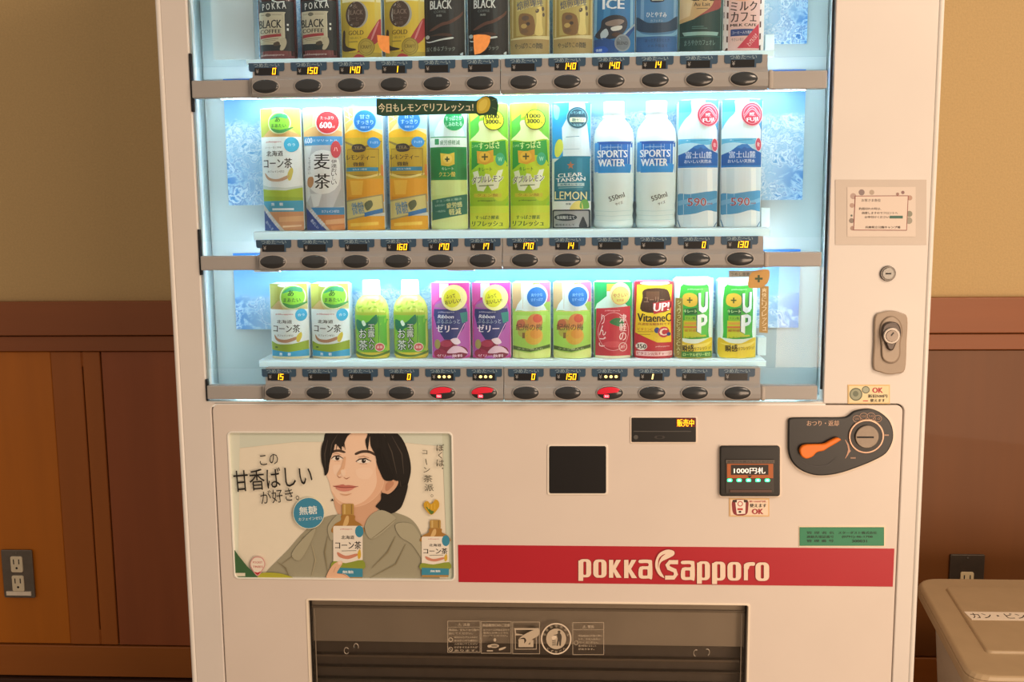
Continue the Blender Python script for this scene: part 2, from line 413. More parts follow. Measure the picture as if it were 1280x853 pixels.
# --- product shelves, button housings, rails, lights
COLX = [(-.4203 + i*.0657) for i in range(12)]
ROWS = [dict(sh=1.4325, r0=1.372, r1=1.3985, ht=1.4225, bz=1.3865, pz=1.4112, x1=.351),
        dict(sh=1.1655, r0=1.1055, r1=1.128, ht=1.1525, bz=1.1187, pz=1.1413, x1=.351),
        dict(sh=.9583, r0=.898, r1=.9205, ht=.9490, bz=.9110, pz=.9362, x1=.350)]
prices = [['0', '150', '140', '1', '', '', '', '140', '140', '14', '', ''],
          ['', '', '', '160', '170', '17', '170', '14', '', '', '0', '130'],
          ['15', '', '', '0', '...', '...', '0', '150', '...', '/', '', '']]
SEG = {'0': 'abcdef', '1': 'bc', '2': 'abged', '3': 'abgcd', '4': 'fgbc', '5': 'afgcd', '6': 'afgedc', '7': 'fabc', '8': 'abcdefg', '9': 'abcfgd'}
LCDY = mat('#ffb818', emit=1.25); LCDW = mat('#ffe08a', emit=.9)
def price_display(cx, zc, txt, parent, y):
    """navy header card with the cold mark above a black price window"""
    off = local(parent)
    p = Print(lambda x, q: (cx+x*.00133-off.x, zc-q*.00122-off.z))
    p.poly([(-21, -9.5), (21, -9.5), (21, -1), (19.5, 1), (14.5, 1), (14.5, 6), (-10, 6), (-10, 1), (-19.5, 1), (-21, -1)], '#33506a', rough=.35)
    p.rect(-14, -3.4, 12.5, 5.6, '#1a1b1d', rough=.25)
    p.text('つめた〜い', -15, -9.2, 15, -4.2, '#9fb4bd', .01)
    p.text('¥', -12.5, -1.8, -9.2, 3.2, '#9a9a9a', .01)
    if txt == '...':
        for k in range(3): p.ell(-4.5+k*6, .8, 1.9, 1.9, LCDW, 14)
    elif txt == '/': p.line([(1.5, -2.6), (.4, 4.2)], 1.7, LCDW)
    else:
        n = len(txt); w_, h_, t_ = 3.9, 7.8, .95
        start = {'0': 7.2, '1': 1.0, '14': -1.5, '17': -1.5, '15': -3.5}.get(txt, 11.2-n*5.2+.4)
        for k, ch in enumerate(txt):
            x = start+k*5.2; y0 = -3.1
            g = {'a': (x, y0, x+w_, y0+t_), 'd': (x, y0+h_-t_, x+w_, y0+h_), 'g': (x, y0+h_/2-t_/2, x+w_, y0+h_/2+t_/2),
                 'f': (x, y0, x+t_, y0+h_/2), 'e': (x, y0+h_/2, x+t_, y0+h_), 'b': (x+w_-t_, y0, x+w_, y0+h_/2), 'c': (x+w_-t_, y0+h_/2, x+w_, y0+h_)}
            lay = p.layer
            for sname in SEG[ch]:
                a = g[sname]; p.layer = lay; sl = .12
                p.poly([(a[0]-sl*(a[1]-y0), a[1]), (a[2]-sl*(a[1]-y0), a[1]), (a[2]-sl*(a[3]-y0), a[3]), (a[0]-sl*(a[3]-y0), a[3])], LCDY)
    return p.build('price_display', parent, lambda x, z: y-off.y)
bm = bmesh.new()
def dome(cx, cz, rx, rz, y, h, name, m, parent, n=28, rings=5):
    bm = bmesh.new(); prev = None
    for k in range(rings+1):
        t = k/rings*math.pi/2; r = math.cos(t); d = math.sin(t)*h
        if k == rings:
            c = bm.verts.new((cx, y-h, cz))
            for i in range(n): bm.faces.new((prev[i], prev[(i+1) % n], c))
        else:
            cur = [bm.verts.new((cx+rx*r*math.cos(i*2*math.pi/n), y-d, cz+rz*r*math.sin(i*2*math.pi/n))) for i in range(n)]
            if prev:
                for i in range(n): bm.faces.new((prev[i], prev[(i+1) % n], cur[(i+1) % n], cur[i]))
            prev = cur
    return bm_to(name, bm, m, parent, True)
BTN = mat('#2e3236', .2, grain=.05, scale=80, coat=.4); RINGM = mat('#a5a09c', .35, grain=.02)
LED = mat('#dff5ff', emit=34.0)
for ri, r in enumerate(ROWS):
    rail = empty('button_rail', (0, -.35, r['bz'])); rail.parent = VM
    # side rails
    for a, b in ((-.5395, -.440), (.3455, .4275)):
        box('rail_arm', a, b, -.006, .012, r['r0'], r['r1'], RAILM, rail, .002)
    # button housing: a swelling profile extruded along X
    prof = [(.0105, r['r0']-.001), (-.009, r['r0']-.001), (-.0145, r['r0']+.004), (-.0155, (r['r0']+r['r1'])/2), (-.0135, r['r1']-.002),
            (-.009, r['r1']+.003), (-.007, r['r1']+.006), (-.007, r['ht']), (.0105, r['ht'])]
    for x0, x1, nm in ((-.4425, -.0615, 'button_housing'), (-.0605, .3385, 'button_housing')):
        bm = bmesh.new()
        A = [bm.verts.new((x0, y, z)) for y, z in prof]; B = [bm.verts.new((x1, y, z)) for y, z in prof]
        n = len(prof)
        for i in range(n): bm.faces.new((A[i], A[(i+1) % n], B[(i+1) % n], B[i]))
        bm.faces.new(A[::-1]); bm.faces.new(B)
        bmesh.ops.recalc_face_normals(bm, faces=bm.faces)
        bm_to(nm, bm, HOUSE, rail)
    box('end_cap', .3388, .3468, -.0135, .012, r['r0']-.0005, r['r1']+.001, mat('#a9a29c', .35, grain=.02), rail, .004, 3)
    box('end_cap', -.4475, -.4427, -.0115, .012, r['r0']-.0005, r['r1']+.002, HOUSE, rail, .003, 2)
    for i, cx in enumerate(COLX):
        plate('button_ring', [[(cx+.0217*math.cos(t), r['bz']+.0116*math.sin(t)) for t in [k*2*math.pi/32 for k in range(32)]]], -.0172, -.012, RINGM, rail, .0006)
        dome(cx, r['bz'], .0203, .0104, -.0171, .0035, 'push_button', BTN, rail)
        price_display(cx, r['pz'], prices[ri][i], rail, -.0078)
        if ri == 2 and i in (4, 5, 8):
            off = local(rail); q = Print(lambda x, y, cx=cx: (cx+x*.001-off.x, r['bz']-y*.001-off.z)); q.layer = 1
            g = mat('#c81c30', .25, emit=.22)
            q.poly([(-19.4, 1.5)]+[(-19.8*math.cos(t), -9.6*math.sin(t)) for t in [k*math.pi/14 for k in range(1, 12)]]+[(12, -1.5), (0, -.4), (-10, 1.5)], g)
            q.rr(-9.5, 2.2, -1.5, 7.4, 1.0, mat('#ff2f45', emit=1.1)); q.text('売切', -8.2, 3.2, -2.6, 6.4, mat('#ffd8d8', emit=.9))
            q.build('sold_out_lamp', rail, lambda x, z: -.0176-.0031*math.sqrt(max(0, 1-((x-cx+off.x)/.0203)**2-((z+off.z-r['bz'])/.0104)**2))-off.y, xc=[cx-off.x+k*.004 for k in range(-4, 5)], zc=[r['bz']-off.z+k*.003 for k in range(-3, 4)])
    # shelf with its bright front lip
    sh = box('product_shelf', -.460, r['x1'], .0175, .086, r['sh']-.006, r['sh'], mat('#dfe9e9', .3, grain=.01), VM, .0008)
    box('shelf_lip', -.458, r['x1']+.001, .0125, .0155, r['ht']-.001, r['sh']-.0015, mat('#d8f4fa', .3, emit=.22), sh, .0005)
    # small end block seen at the right end of every shelf
    box('shelf_end_block', r['x1']-.004, r['x1']+.010, .060, .084, r['sh'], r['sh']+.030, mat('#d5e6e8', .3, grain=.01), sh, .001)
    # LED tube behind the housing lights the row below
    box('light_tube', -.50, .40, .0112, .0165, r['r0']-.0005, r['r0']+.005, LED if ri < 2 else mat('#c8f4fb', emit=3.0), VM, .001)
box('light_tube', -.50, .40, .0112, .0165, 1.625, 1.6315, LED, VM, .001)
for x in (WX0-.0105, WX1+.0035): box('hidden_fill_tube', x, x+.007, .0305, .0355, .91, 1.75, mat('#d4f4fb', emit=2.6), VM, .001)  # unseen tubes added behind the frame edge to brighten jambs and samples
for z0, z1 in ((r_['ht']-.002, zt) for r_, zt in zip(ROWS, (1.764, 1.3725, 1.106))):
    box('display_glass', WX0+.001, WX1-.001, .0065, .0095, z0, z1, GLASS, VM)

for u0, u1 in ((318, 350), (560, 593)):
    a_ = at(u0, 340, .012); b_ = at(u1, 340, .012); box('tube_clip', a_[0], b_[0], .010, .018, 1.1012, 1.1052, mat('#eef4f4', .4, grain=.01), VM, .0005)
# ================================================================ SAMPLE DRINKS
def frac_map(w_, h_, fr):
    tl, tr, ty, bl, br, by = fr
    def mp(x, y):
        t = (y-ty)/(by-ty); a = tl+(bl-tl)*t; b = tr+(br-tr)*t
        return ((x-a)/(b-a)-.5)*w_, (1-t)*h_
    return mp
PY = .046     # depth of the drinks' axis
def drink(name, row, px, wpx, ztop, frm, design, label, cat, group, shape='card', bodycol='#dfeaea', cap=None, yoff=0.0, corner=.003):
    vb = {0: 69-(px-345)*.009, 1: 289-(px-354)*.005, 2: 450-(px-362)*.001}[row]
    z0 = ROWS[row]['sh']+.0003
    cx = at(px, vb, .028)[0]; w_ = wpx/1250*1.588*.985; h_ = ztop-z0
    o = empty(name, (cx, PY, z0)); tag(o, label, cat, group)
    mp = frac_map(w_, h_, frm); p = Print(mp)
    hw = w_/2
    if shape == 'card':
        sag = .012; front = -.020
        surf = lambda x, z: front+sag*(x/hw)**2
        outline = rrect(-hw, hw, 0, h_, corner, 3)
        bm = bmesh.new(); nx = 12; pts = [(-hw+2*hw*k/nx) for k in range(nx+1)]
        # body: convex front sheet with a flat back, corners clipped to the outline radius
        zc = lambda x: max(0.0, corner-math.sqrt(max(0, corner**2-max(0, abs(x)-(hw-corner))**2)))
        F0 = [bm.verts.new((x, surf(x, 0), zc(x))) for x in pts]; F1 = [bm.verts.new((x, surf(x, 0), h_-zc(x))) for x in pts]
        B0 = [bm.verts.new((x, .018, zc(x))) for x in pts]; B1 = [bm.verts.new((x, .018, h_-zc(x))) for x in pts]
        for k in range(nx):
            bm.faces.new((F0[k], F0[k+1], F1[k+1], F1[k])); bm.faces.new((B0[k+1], B0[k], B1[k], B1[k+1]))
            bm.faces.new((F1[k], F1[k+1], B1[k+1], B1[k])); bm.faces.new((F0[k+1], F0[k], B0[k], B0[k+1]))
        bm.faces.new((F0[0], F1[0], B1[0], B0[0])); bm.faces.new((F0[-1], B0[-1], B1[-1], F1[-1]))
        me = bpy.data.meshes.new('body'); bm.normal_update(); bm.to_mesh(me); bm.free(); me.materials.append(mat(bodycol, .3, grain=.01))
        link('body', me, o)
        clip = (-hw+.0006, hw-.0006, .0006, h_-.0006)
        xc = [-hw+2*hw*k/nx for k in range(1, nx)]; zcut = []
    else:
        # shape: list of (height fraction, radius fraction) of the half-round dummy
        prof = shape; squash = .62
        def rad(z):
            t = z/h_
            for (a, ra), (b, rb) in zip(prof, prof[1:]):
                if t <= b: return hw*(ra+(rb-ra)*max(0, (t-a)/(b-a) if b > a else 0))
            return hw*prof[-1][1]
        def surf(x, z):
            r_ = rad(z)
            return -squash*math.sqrt(max(0, r_*r_-min(x*x, r_*r_*.995)))
        def lathe(z_a, z_b, nm, m, grow=0.0):
            bm = bmesh.new(); n = 36; rings = []
            zs = sorted({z_a, z_b}|{a*h_ for a, _ in prof if z_a < a*h_ < z_b})
            for z in zs:
                r_ = rad(min(max(z, 1e-5), h_-1e-5)+(1e-6 if z == z_a else -1e-6 if z == z_b else 0))+grow
                rings.append([bm.verts.new((r_*math.cos(k*2*math.pi/n), -squash*r_*math.sin(k*2*math.pi/n) if math.sin(k*2*math.pi/n) > 0 else -.5*r_*math.sin(k*2*math.pi/n), z)) for k in range(n)])
            for A, B in zip(rings, rings[1:]):
                for k in range(n): bm.faces.new((A[k], A[(k+1) % n], B[(k+1) % n], B[k]))
            bm.faces.new(rings[0][::-1]); bm.faces.new(rings[-1])
            bmesh.ops.recalc_face_normals(bm, faces=bm.faces)
            me = bpy.data.meshes.new(nm); bm.to_mesh(me); bm.free(); me.materials.append(m)
            for q in me.polygons: q.use_smooth = len(q.vertices) == 4
            return link(nm, me, o)
        zcap = cap[0]*h_ if cap else h_
        lathe(0, zcap, 'body', mat(bodycol, .22, grain=.02, coat=.3))
        if cap:
            lathe(zcap, h_, 'cap', mat(cap[1], .35, grain=.02))
        clip = (-hw, hw, .0006, zcap-.0005)
        xc = [hw*k/8 for k in range(-8, 9)]; zcut = [a*h_ for a, _ in prof]+[h_*k/16 for k in range(1, 16)]
    main = design(p)
    pr = p.build('printed_label', o, surf, xc, zcut, clip)
    if shape != 'card':      # shapes outside the silhouette are trimmed
        me = pr.data; bm = bmesh.new(); bm.from_mesh(me)
        bad = [f for f in bm.faces if abs(f.calc_center_median().x) > rad(f.calc_center_median().z)*.985]
        bmesh.ops.delete(bm, geom=bad, context='FACES'); 
        for v in bm.verts:
            r_ = rad(v.co.z)
            if abs(v.co.x) > r_: v.co.x = math.copysign(r_, v.co.x)
        bm.to_mesh(me); bm.free()
    if main:
        q = Print(mp); q.layer = 46; main(q); q.build('round_sticker', o, surf, xc, zcut, clip)
    return o
def clone(o, row, px, dx_label):
    vb = {0: 69-(px-345)*.009, 1: 289-(px-354)*.005, 2: 450-(px-362)*.001}[row]
    c = o.copy(); COL.objects.link(c); c.location.x = at(px, vb, .028)[0]; c['label'] = dx_label
    for ch in o.children:
        d = ch.copy(); COL.objects.link(d); d.parent = c
    return c
# ---- row 1 (top, cut by the frame) : crop A = x5.818 from (300,0), B = x5.818 from (500,0), C = x4.571 from (700,0)
def d_blackcoffee(p):
    p.sm([(150, 350), (400, 350), (405, 360), (405, 412), (138, 412), (140, 352)], '#7a3a3c', 2)
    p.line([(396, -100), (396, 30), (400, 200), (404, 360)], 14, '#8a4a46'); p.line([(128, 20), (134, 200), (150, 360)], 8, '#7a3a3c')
    p.poly([(116, 10), (385, 10), (392, 352), (140, 352)], '#17262c')
    p.rect(140, 385, 402, 400, '#6e3236')
    p.text('P O K K A', 165, 20, 340, 66, '#e8ece6', .02, rot=4); p.line([(240, 5), (280, 18), (330, 12)], 8, '#dfe6e2')
    p.poly([(118, 84), (338, 84), (330, 100), (336, 290), (340, 312), (135, 305), (132, 180)], '#cfc8ac')
    p.frame(150, 92, 318, 296, 3, '#b4ab8c')
    p.sm([(190, 104), (210, 90), (236, 104), (212, 118)], '#6d6a5c', 4); p.line([(150, 104), (185, 104)], 3, '#6d6a5c'); p.line([(240, 104), (310, 104)], 3, '#6d6a5c')
    p.text('BLACK', 140, 138, 310, 194, '#22282a', .035)
    p.text('COFFEE', 150, 203, 308, 230, '#22282a', .03)
    p.poly([(150, 243), (308, 234), (310, 252), (150, 266)], '#a8383c')
    p.line([(165, 274), (290, 268)], 4, '#8a7f66'); p.line([(175, 284), (270, 280)], 3, '#8a7f66')
    p.sm([(300, 270), (335, 262), (345, 300), (325, 345), (300, 345), (308, 305)], '#bfb79c', 4); p.sm([(255, 300), (290, 288), (300, 312), (262, 318)], '#4a4034', 3)
    p.line([(352, 165), (352, 178)], 12, '#e8ece8'); p.line([(352, 195), (352, 212)], 12, '#e8ece8')
    p.text('pokkasapporo', 160, 372, 330, 390, '#d9c8c0', .02)
def d_gold(p):
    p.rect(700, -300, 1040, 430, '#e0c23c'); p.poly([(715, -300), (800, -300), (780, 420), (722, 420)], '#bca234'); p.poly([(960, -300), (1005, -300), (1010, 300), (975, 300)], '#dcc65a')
    p.rect(726, -20, 1010, 12, '#e6ddb0')
    p.ell(848, 105, 76, 94, '#a9a8a0'); p.ell(832, 104, 76, 93, '#4a3730')
    p.text('BLACK', 776, 70, 888, 104, '#8a7768', .02); p.text('&', 812, 30, 850, 60, '#7d6a5c'); p.text('コーヒー', 776, 118, 888, 146, '#7d6a5c', .01); p.text('無糖', 800, 155, 862, 180, '#6d5a4c')
    p.text('GOLD', 780, 216, 894, 248, '#6b5a1e', .03); p.line([(776, 296), (850, 296)], 6, '#8c7c3a'); p.text('SELECT', 790, 262, 880, 276, '#8c7c3a')
    p.sm([(1010, 130), (1016, 260), (940, 340), (850, 410), (820, 410), (900, 300), (960, 200)], '#b5333a', 4); p.sm([(980, 175), (1000, 150), (960, 270), (945, 280)], '#d8868a', 3)
    p.sm([(735, 215), (752, 225), (758, 320), (840, 350), (800, 362), (735, 355), (728, 300)], '#33241c', 4)
    p.rect(725, 372, 1020, 412, '#bca43c'); p.sm([(815, 412), (850, 385), (900, 400), (890, 412)], '#b5333a', 3)
    p.ell(913, 335, 60, 62, '#8c7c2c'); p.ell(913, 335, 54, 56, '#b8a040'); p.ring(913, 335, 44, 46, 3, '#7d6c26'); p.text('CRAFT', 876, 322, 950, 346, '#6a5a1c', .03)
def d_blackcan(p):
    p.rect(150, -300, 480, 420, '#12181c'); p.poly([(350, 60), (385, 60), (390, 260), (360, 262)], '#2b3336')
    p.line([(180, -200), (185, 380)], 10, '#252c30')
    p.text('BLACK', 210, 16, 372, 76, '#dfe2de', .035); p.text('COFFEE', 240, 86, 330, 104, '#6d7674', .02); p.text('無糖', 258, 114, 300, 130, '#9aa09c', .02)
    p.sm([(205, 225), (240, 200), (300, 172), (350, 160), (420, 120), (450, 90), (440, 125), (370, 175), (300, 195), (240, 222)], '#5f3c30', 5)
    p.sm([(210, 262), (300, 245), (372, 252), (360, 268), (280, 262)], '#4c3028', 4)
    p.sm([(178, 296), (215, 300), (300, 284), (378, 272), (378, 284), (290, 296), (205, 308)], '#dfe8e6', 4); p.ell(190, 268, 16, 14, '#c9d4d2')
    p.text('深く香るブラック', 180, 338, 396, 370, '#8a938c', .03); p.sm([(430, 392), (452, 375), (450, 398)], '#e2eceb', 2)
def d_beige(p):
    p.rect(780, -300, 1100, 420, '#a8924c'); p.poly([(828, -100), (1050, -100), (1046, 268), (840, 272)], '#bfae68')
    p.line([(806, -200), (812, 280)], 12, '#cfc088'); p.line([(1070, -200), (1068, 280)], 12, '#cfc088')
    p.text('焙煎珈琲', 842, 20, 1030, 80, '#5f6472', .03, rot=10); p.line([(845, 96), (1030, 52)], 8, '#e2d48e')
    p.sm([(866, 120), (960, 140), (968, 262), (880, 262), (858, 200)], '#8a6a44', 4)
    p.ell(905, 150, 26, 18, '#6a5a50'); p.ell(895, 205, 22, 16, '#c4a868'); p.ell(900, 240, 26, 16, '#7c6248'); p.ell(925, 190, 14, 12, '#4d4440')
    p.sm([(985, 90), (1020, 75), (1024, 180), (1030, 262), (975, 262), (985, 180)], '#e2cf80', 4); p.ell(990, 100, 12, 16, '#5d5246', rot=30); p.ell(1030, 85, 9, 16, '#5d5246'); p.ell(1035, 125, 8, 14, '#5d5246')
    p.poly([(800, 286), (1076, 270), (1080, 296), (800, 298)], '#ded39e'); p.rect(800, 296, 1080, 402, '#ab9460')
    p.text('やっぱりこの微糖', 830, 322, 1030, 362, '#43463e', .03)
def d_ice(p):
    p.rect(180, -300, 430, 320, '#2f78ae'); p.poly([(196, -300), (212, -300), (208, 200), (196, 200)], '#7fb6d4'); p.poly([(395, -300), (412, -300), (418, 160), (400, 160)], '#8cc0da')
    p.poly([(250, -100), (300, -100), (280, 120), (246, 120)], '#3f8ac0')
    p.text('ICE', 242, 4, 362, 58, '#e9eef0', .05)
    p.sm([(240, 115), (300, 92), (370, 105), (380, 160), (330, 215), (240, 225), (200, 200), (230, 160)], '#2a3240', 4)
    p.sm([(260, 130), (330, 115), (365, 125), (330, 150), (270, 150)], '#8f8078', 4); p.sm([(290, 160), (350, 150), (345, 172), (300, 180)], '#d8dcd8', 3); p.sm([(230, 190), (262, 165), (275, 200), (240, 225)], '#b9cbd4', 3); p.ell(320, 200, 26, 12, '#4d3a34')
    p.poly([(190, 225), (250, 215), (330, 240), (425, 130), (428, 160), (330, 300), (190, 300)], '#24518e'); p.line([(425, 140), (340, 225)], 10, '#9cb8c4')
    p.ell(356, 246, 46, 48, '#8a949a'); p.ell(356, 246, 38, 40, '#6f7b84'); p.text('BLEND', 326, 238, 386, 256, '#3a424c', .03)
    p.sm([(190, 268), (250, 262), (275, 285), (250, 300), (190, 300)], '#1f57b8', 3); p.text('微糖', 205, 275, 240, 290, '#cfe0f0', .02)
def d_hitoyasumi(p):
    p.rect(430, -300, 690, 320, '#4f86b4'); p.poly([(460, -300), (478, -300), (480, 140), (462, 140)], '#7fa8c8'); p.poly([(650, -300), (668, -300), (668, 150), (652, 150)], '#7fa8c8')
    p.sm([(515, -60), (590, -60), (596, 12), (575, 26), (530, 26), (512, 12)], '#24303c', 4); p.rr(522, -60, 590, 18, 6, '#d8d4cc')
    p.text('ひとやすみ', 494, 80, 610, 108, '#dfe8ec', .03, rot=-2); p.text('カフェオレ', 518, 120, 590, 134, '#a9c2d2', .02)
    p.sm([(438, 100), (500, 135), (560, 138), (620, 132), (680, 98), (680, 165), (600, 190), (500, 190), (438, 165)], '#28455f', 4)
    p.sm([(440, 170), (480, 196), (550, 205), (640, 196), (680, 168), (680, 190), (640, 210), (460, 210), (440, 190)], '#7db4d4', 4)
    p.rect(436, 212, 680, 302, '#33669c'); p.text('ほっとするひととき', 490, 224, 630, 242, '#23466c', .02); p.text('ミルク仕立て', 505, 256, 620, 272, '#23466c', .02)
def d_aulait(p):
    p.rect(675, -300, 930, 320, '#173f3e'); p.poly([(683, -300), (905, -300), (912, -10), (860, 60), (760, 120), (683, 140)], '#c8a878')
    p.poly([(690, -100), (780, -100), (740, 100), (685, 120)], '#d8bf94'); p.sm([(915, -30), (915, 50), (862, 78), (800, 100), (760, 120), (850, 60), (880, 10)], '#9a4a48', 4)
    p.text('CAFE', 742, -18, 874, 22, '#2a2c28', .04); p.text('Au Lait', 760, 30, 852, 50, '#3a3a34', .03); p.line([(775, 64), (840, 62)], 4, '#6d6450')
    p.rect(752, 158, 818, 162, '#4f7a76'); p.rect(752, 168, 838, 172, '#4f7a76'); p.poly([(700, 188), (905, 188), (898, 208), (712, 208)], '#8fbab4')
    p.poly([(683, 210), (918, 210), (918, 216), (683, 216)], '#2a5c58'); p.text('まろやかカフェオレ', 712, 232, 886, 262, '#6f928e', .03)
def d_milk(p):
    p.rect(930, -300, 1180, 320, '#efe6e2')
    for k in range(-6, 8):
        p.layer -= 1
        y = -50+k*62; p.poly([(938, y), (965, y+6), (965, y+38), (938, y+32)], '#5c3a34') ; p.layer -= 1
        p.poly([(1142, y-6), (1172, y-16), (1172, y+16), (1142, y+26)], '#5c3a34')
    p.rect(966, -300, 1142, 285, '#e9c4bc'); p.ell(1040, 0, 60, 26, '#e8b090'); p.ell(1040, -4, 44, 14, '#d9603c')
    p.text('ミルク', 974, 26, 1122, 76, '#3c2624', .035); p.text('カフェ', 978, 80, 1120, 132, '#3c2624', .035)
    p.text('MILK CAFE', 976, 142, 1122, 156, '#2e2422', .05)
    p.rect(978, 170, 1125, 206, '#2f4680'); p.text('コーヒー入り乳飲料', 986, 180, 1112, 196, '#c8d0e4', .03); p.text('やさしい甘さ', 984, 216, 1048, 232, '#7a6058', .03)
    p.poly([(1136, 140), (1142, 270), (1014, 270)], '#c8384e'); p.text('とってもミルク', 1064, 214, 1138, 240, '#f6dede', .03, rot=48)
BT = [(0, .93), (.02, 1), (.55, 1), (.66, .92), (.76, .62), (.82, .5), (1, .5)]
R1 = 'sample bottles and cans on the top shelf'
def nm(a, b, c): return a
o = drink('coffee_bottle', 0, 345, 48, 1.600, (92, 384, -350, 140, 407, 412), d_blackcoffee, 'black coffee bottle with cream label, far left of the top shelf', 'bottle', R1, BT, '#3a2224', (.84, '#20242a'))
clone(o, 0, 398, 'black coffee bottle with cream label on the top shelf, touching the gold can')
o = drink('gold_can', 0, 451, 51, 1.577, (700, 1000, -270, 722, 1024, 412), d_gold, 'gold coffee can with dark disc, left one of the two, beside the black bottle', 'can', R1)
clone(o, 0, 505.5, 'gold coffee can with dark disc, right one of the two, beside the black can')
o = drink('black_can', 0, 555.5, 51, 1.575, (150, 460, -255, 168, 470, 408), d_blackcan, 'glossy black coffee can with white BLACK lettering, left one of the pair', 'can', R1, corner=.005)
clone(o, 0, 610, 'glossy black coffee can with white BLACK lettering, right one of the pair')
o = drink('beige_can', 0, 662, 49, 1.578, (780, 1072, -270, 796, 1080, 406), d_beige, 'khaki beige coffee can with kraft picture, left one of the two', 'can', R1, corner=.005, bodycol='#d9dcb8')
clone(o, 0, 716, 'khaki beige coffee can with kraft picture, right one, beside the blue ICE can')
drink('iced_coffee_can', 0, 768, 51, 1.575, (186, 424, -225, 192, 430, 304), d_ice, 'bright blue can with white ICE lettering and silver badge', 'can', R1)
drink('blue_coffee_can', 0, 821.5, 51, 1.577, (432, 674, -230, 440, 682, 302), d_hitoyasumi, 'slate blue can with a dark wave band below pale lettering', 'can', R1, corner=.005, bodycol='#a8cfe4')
drink('cafe_au_lait_can', 0, 875.5, 51, 1.577, (682, 918, -230, 684, 920, 298), d_aulait, 'dark green can with beige top reading CAFE Au Lait', 'can', R1, corner=.005, bodycol='#9fd0c4')
drink('milk_coffee_can', 0, 930, 50, 1.579, (934, 1168, -230, 938, 1172, 286), d_milk, 'pink milk cafe can with brown and white striped edges, far right of the top shelf', 'can', R1)

# ---- row 2 : crop D = x4.49 from (310,110), E, F = x4.488 from (510,110) and (730,110)
def sticker_lime(p, cx, cy, r):
    p.ell(cx, cy, r, r, '#dcebb0'); p.ell(cx, cy, r*.9, r*.9, '#8ccf3c')
    p.sm([(cx-r*.8, cy-r*.3), (cx-r*.2, cy-r*.8), (cx+r*.6, cy-r*.75), (cx+r*.7, cy-r*.4), (cx, cy-r*.5)], '#3f9a6c', 4)
    p.sm([(cx-r*.75, cy+r*.45), (cx+r*.1, cy+r*.62), (cx+r*1.2, cy+r*.35), (cx+r*.4, cy+r*.85), (cx-r*.3, cy+r*.85)], '#3f8f48', 4)
    p.text('あ', cx-r*.34, cy-r*.55, cx+r*.1, cy-r*.08, '#1e3a1e', .04); p.text('まあたい', cx-r*.68, cy+r*.08, cx+r*.6, cy+r*.4, '#1e5a2e', .03)
def d_corntea(p, x0=78, y0=110, sx=1.0, sy=1.0, small=False):
    X = lambda x: x0+(x-78)*sx; Y = lambda y: y0+(y-110)*sy
    T = lambda t, a, b, c, d, col, *k: p.text(t, X(a), Y(b), X(c), Y(d), col, *k)
    P = lambda pts, col, h=None: (p.sm if h else p.poly)([(X(a), Y(b)) for a, b in pts], col)
    P([(60, 100), (330, 100), (330, 270), (60, 270)], '#c9cf5a'); P([(80, 110), (150, 110), (148, 205), (100, 268), (80, 268)], '#b9c04a')
    P([(100, 268), (150, 208), (150, 112), (215, 112), (215, 190), (300, 268)], '#dcd878'); P([(90, 268), (130, 232), (200, 220), (280, 250), (300, 268)], '#e0b070')
    P([(60, 268), (340, 268), (340, 560), (60, 560)], '#eef4f2')
    T('pokkasapporo', 112, 290, 200, 302, '#c04048', .03); T('コーヒー豆と茶葉', 104, 322, 200, 332, '#8a8f88', .01)
    T('北海道', 112, 346, 208, 376, '#23282a', .025)
    T('コーン茶', 92, 388, 254, 444, '#1b2022', .03)
    T('カフェインゼロ', 116, 456, 212, 468, '#5d6460', .03)
    P([(100, 470), (130, 498), (180, 504), (232, 484), (234, 500), (190, 518), (130, 514), (104, 492)], '#c9a284', 1)
    P([(236, 462), (252, 440), (260, 460), (248, 508), (236, 512), (230, 490)], '#d2c25a', 1)
    P([(60, 530), (120, 548), (220, 555), (340, 536), (340, 560), (60, 560)], '#cfdcd8')
    P([(60, 556), (120, 566), (220, 570), (340, 545), (340, 640), (60, 640)], '#a9c234'); P([(60, 600), (340, 610), (340, 632), (60, 632)], '#97b52e')
    P([(60, 630), (340, 626), (340, 692), (60, 692)], '#3a9ec0'); T('無', 134, 638, 154, 656, '#e8f6fa', .03); T('糖', 184, 638, 204, 656, '#e8f6fa', .03)
    p.line([(X(140), Y(676)), (X(262), Y(676))], 12*sy, '#dff0f4')
    P([(60, 690), (340, 690), (340, 820), (60, 820)], '#c98f62'); P([(180, 720), (340, 712), (340, 745), (180, 748)], '#dba878'); P([(200, 770), (300, 765), (300, 775), (200, 780)], '#e8c49c')
    p.ell(X(252), Y(312), 38*sx, 42*sy, '#35a8cc'); T('合う', 232, 304, 270, 320, '#d9f2f8', .02)
def d_corntea_big(p):
    d_corntea(p)
    p.poly([(70, 630), (225, 815), (60, 815)], '#c8c4bc'); p.poly([(74, 668), (196, 812), (60, 812)], '#2a4a8e')
    p.text('すっきりした甘さ', 78, 722, 196, 742, '#e9eef6', .03, rot=-48); p.text('おいしさ', 88, 760, 150, 776, '#c8d4ea', .03, rot=-48)
    return lambda q: sticker_lime(q, 190, 192, 62)
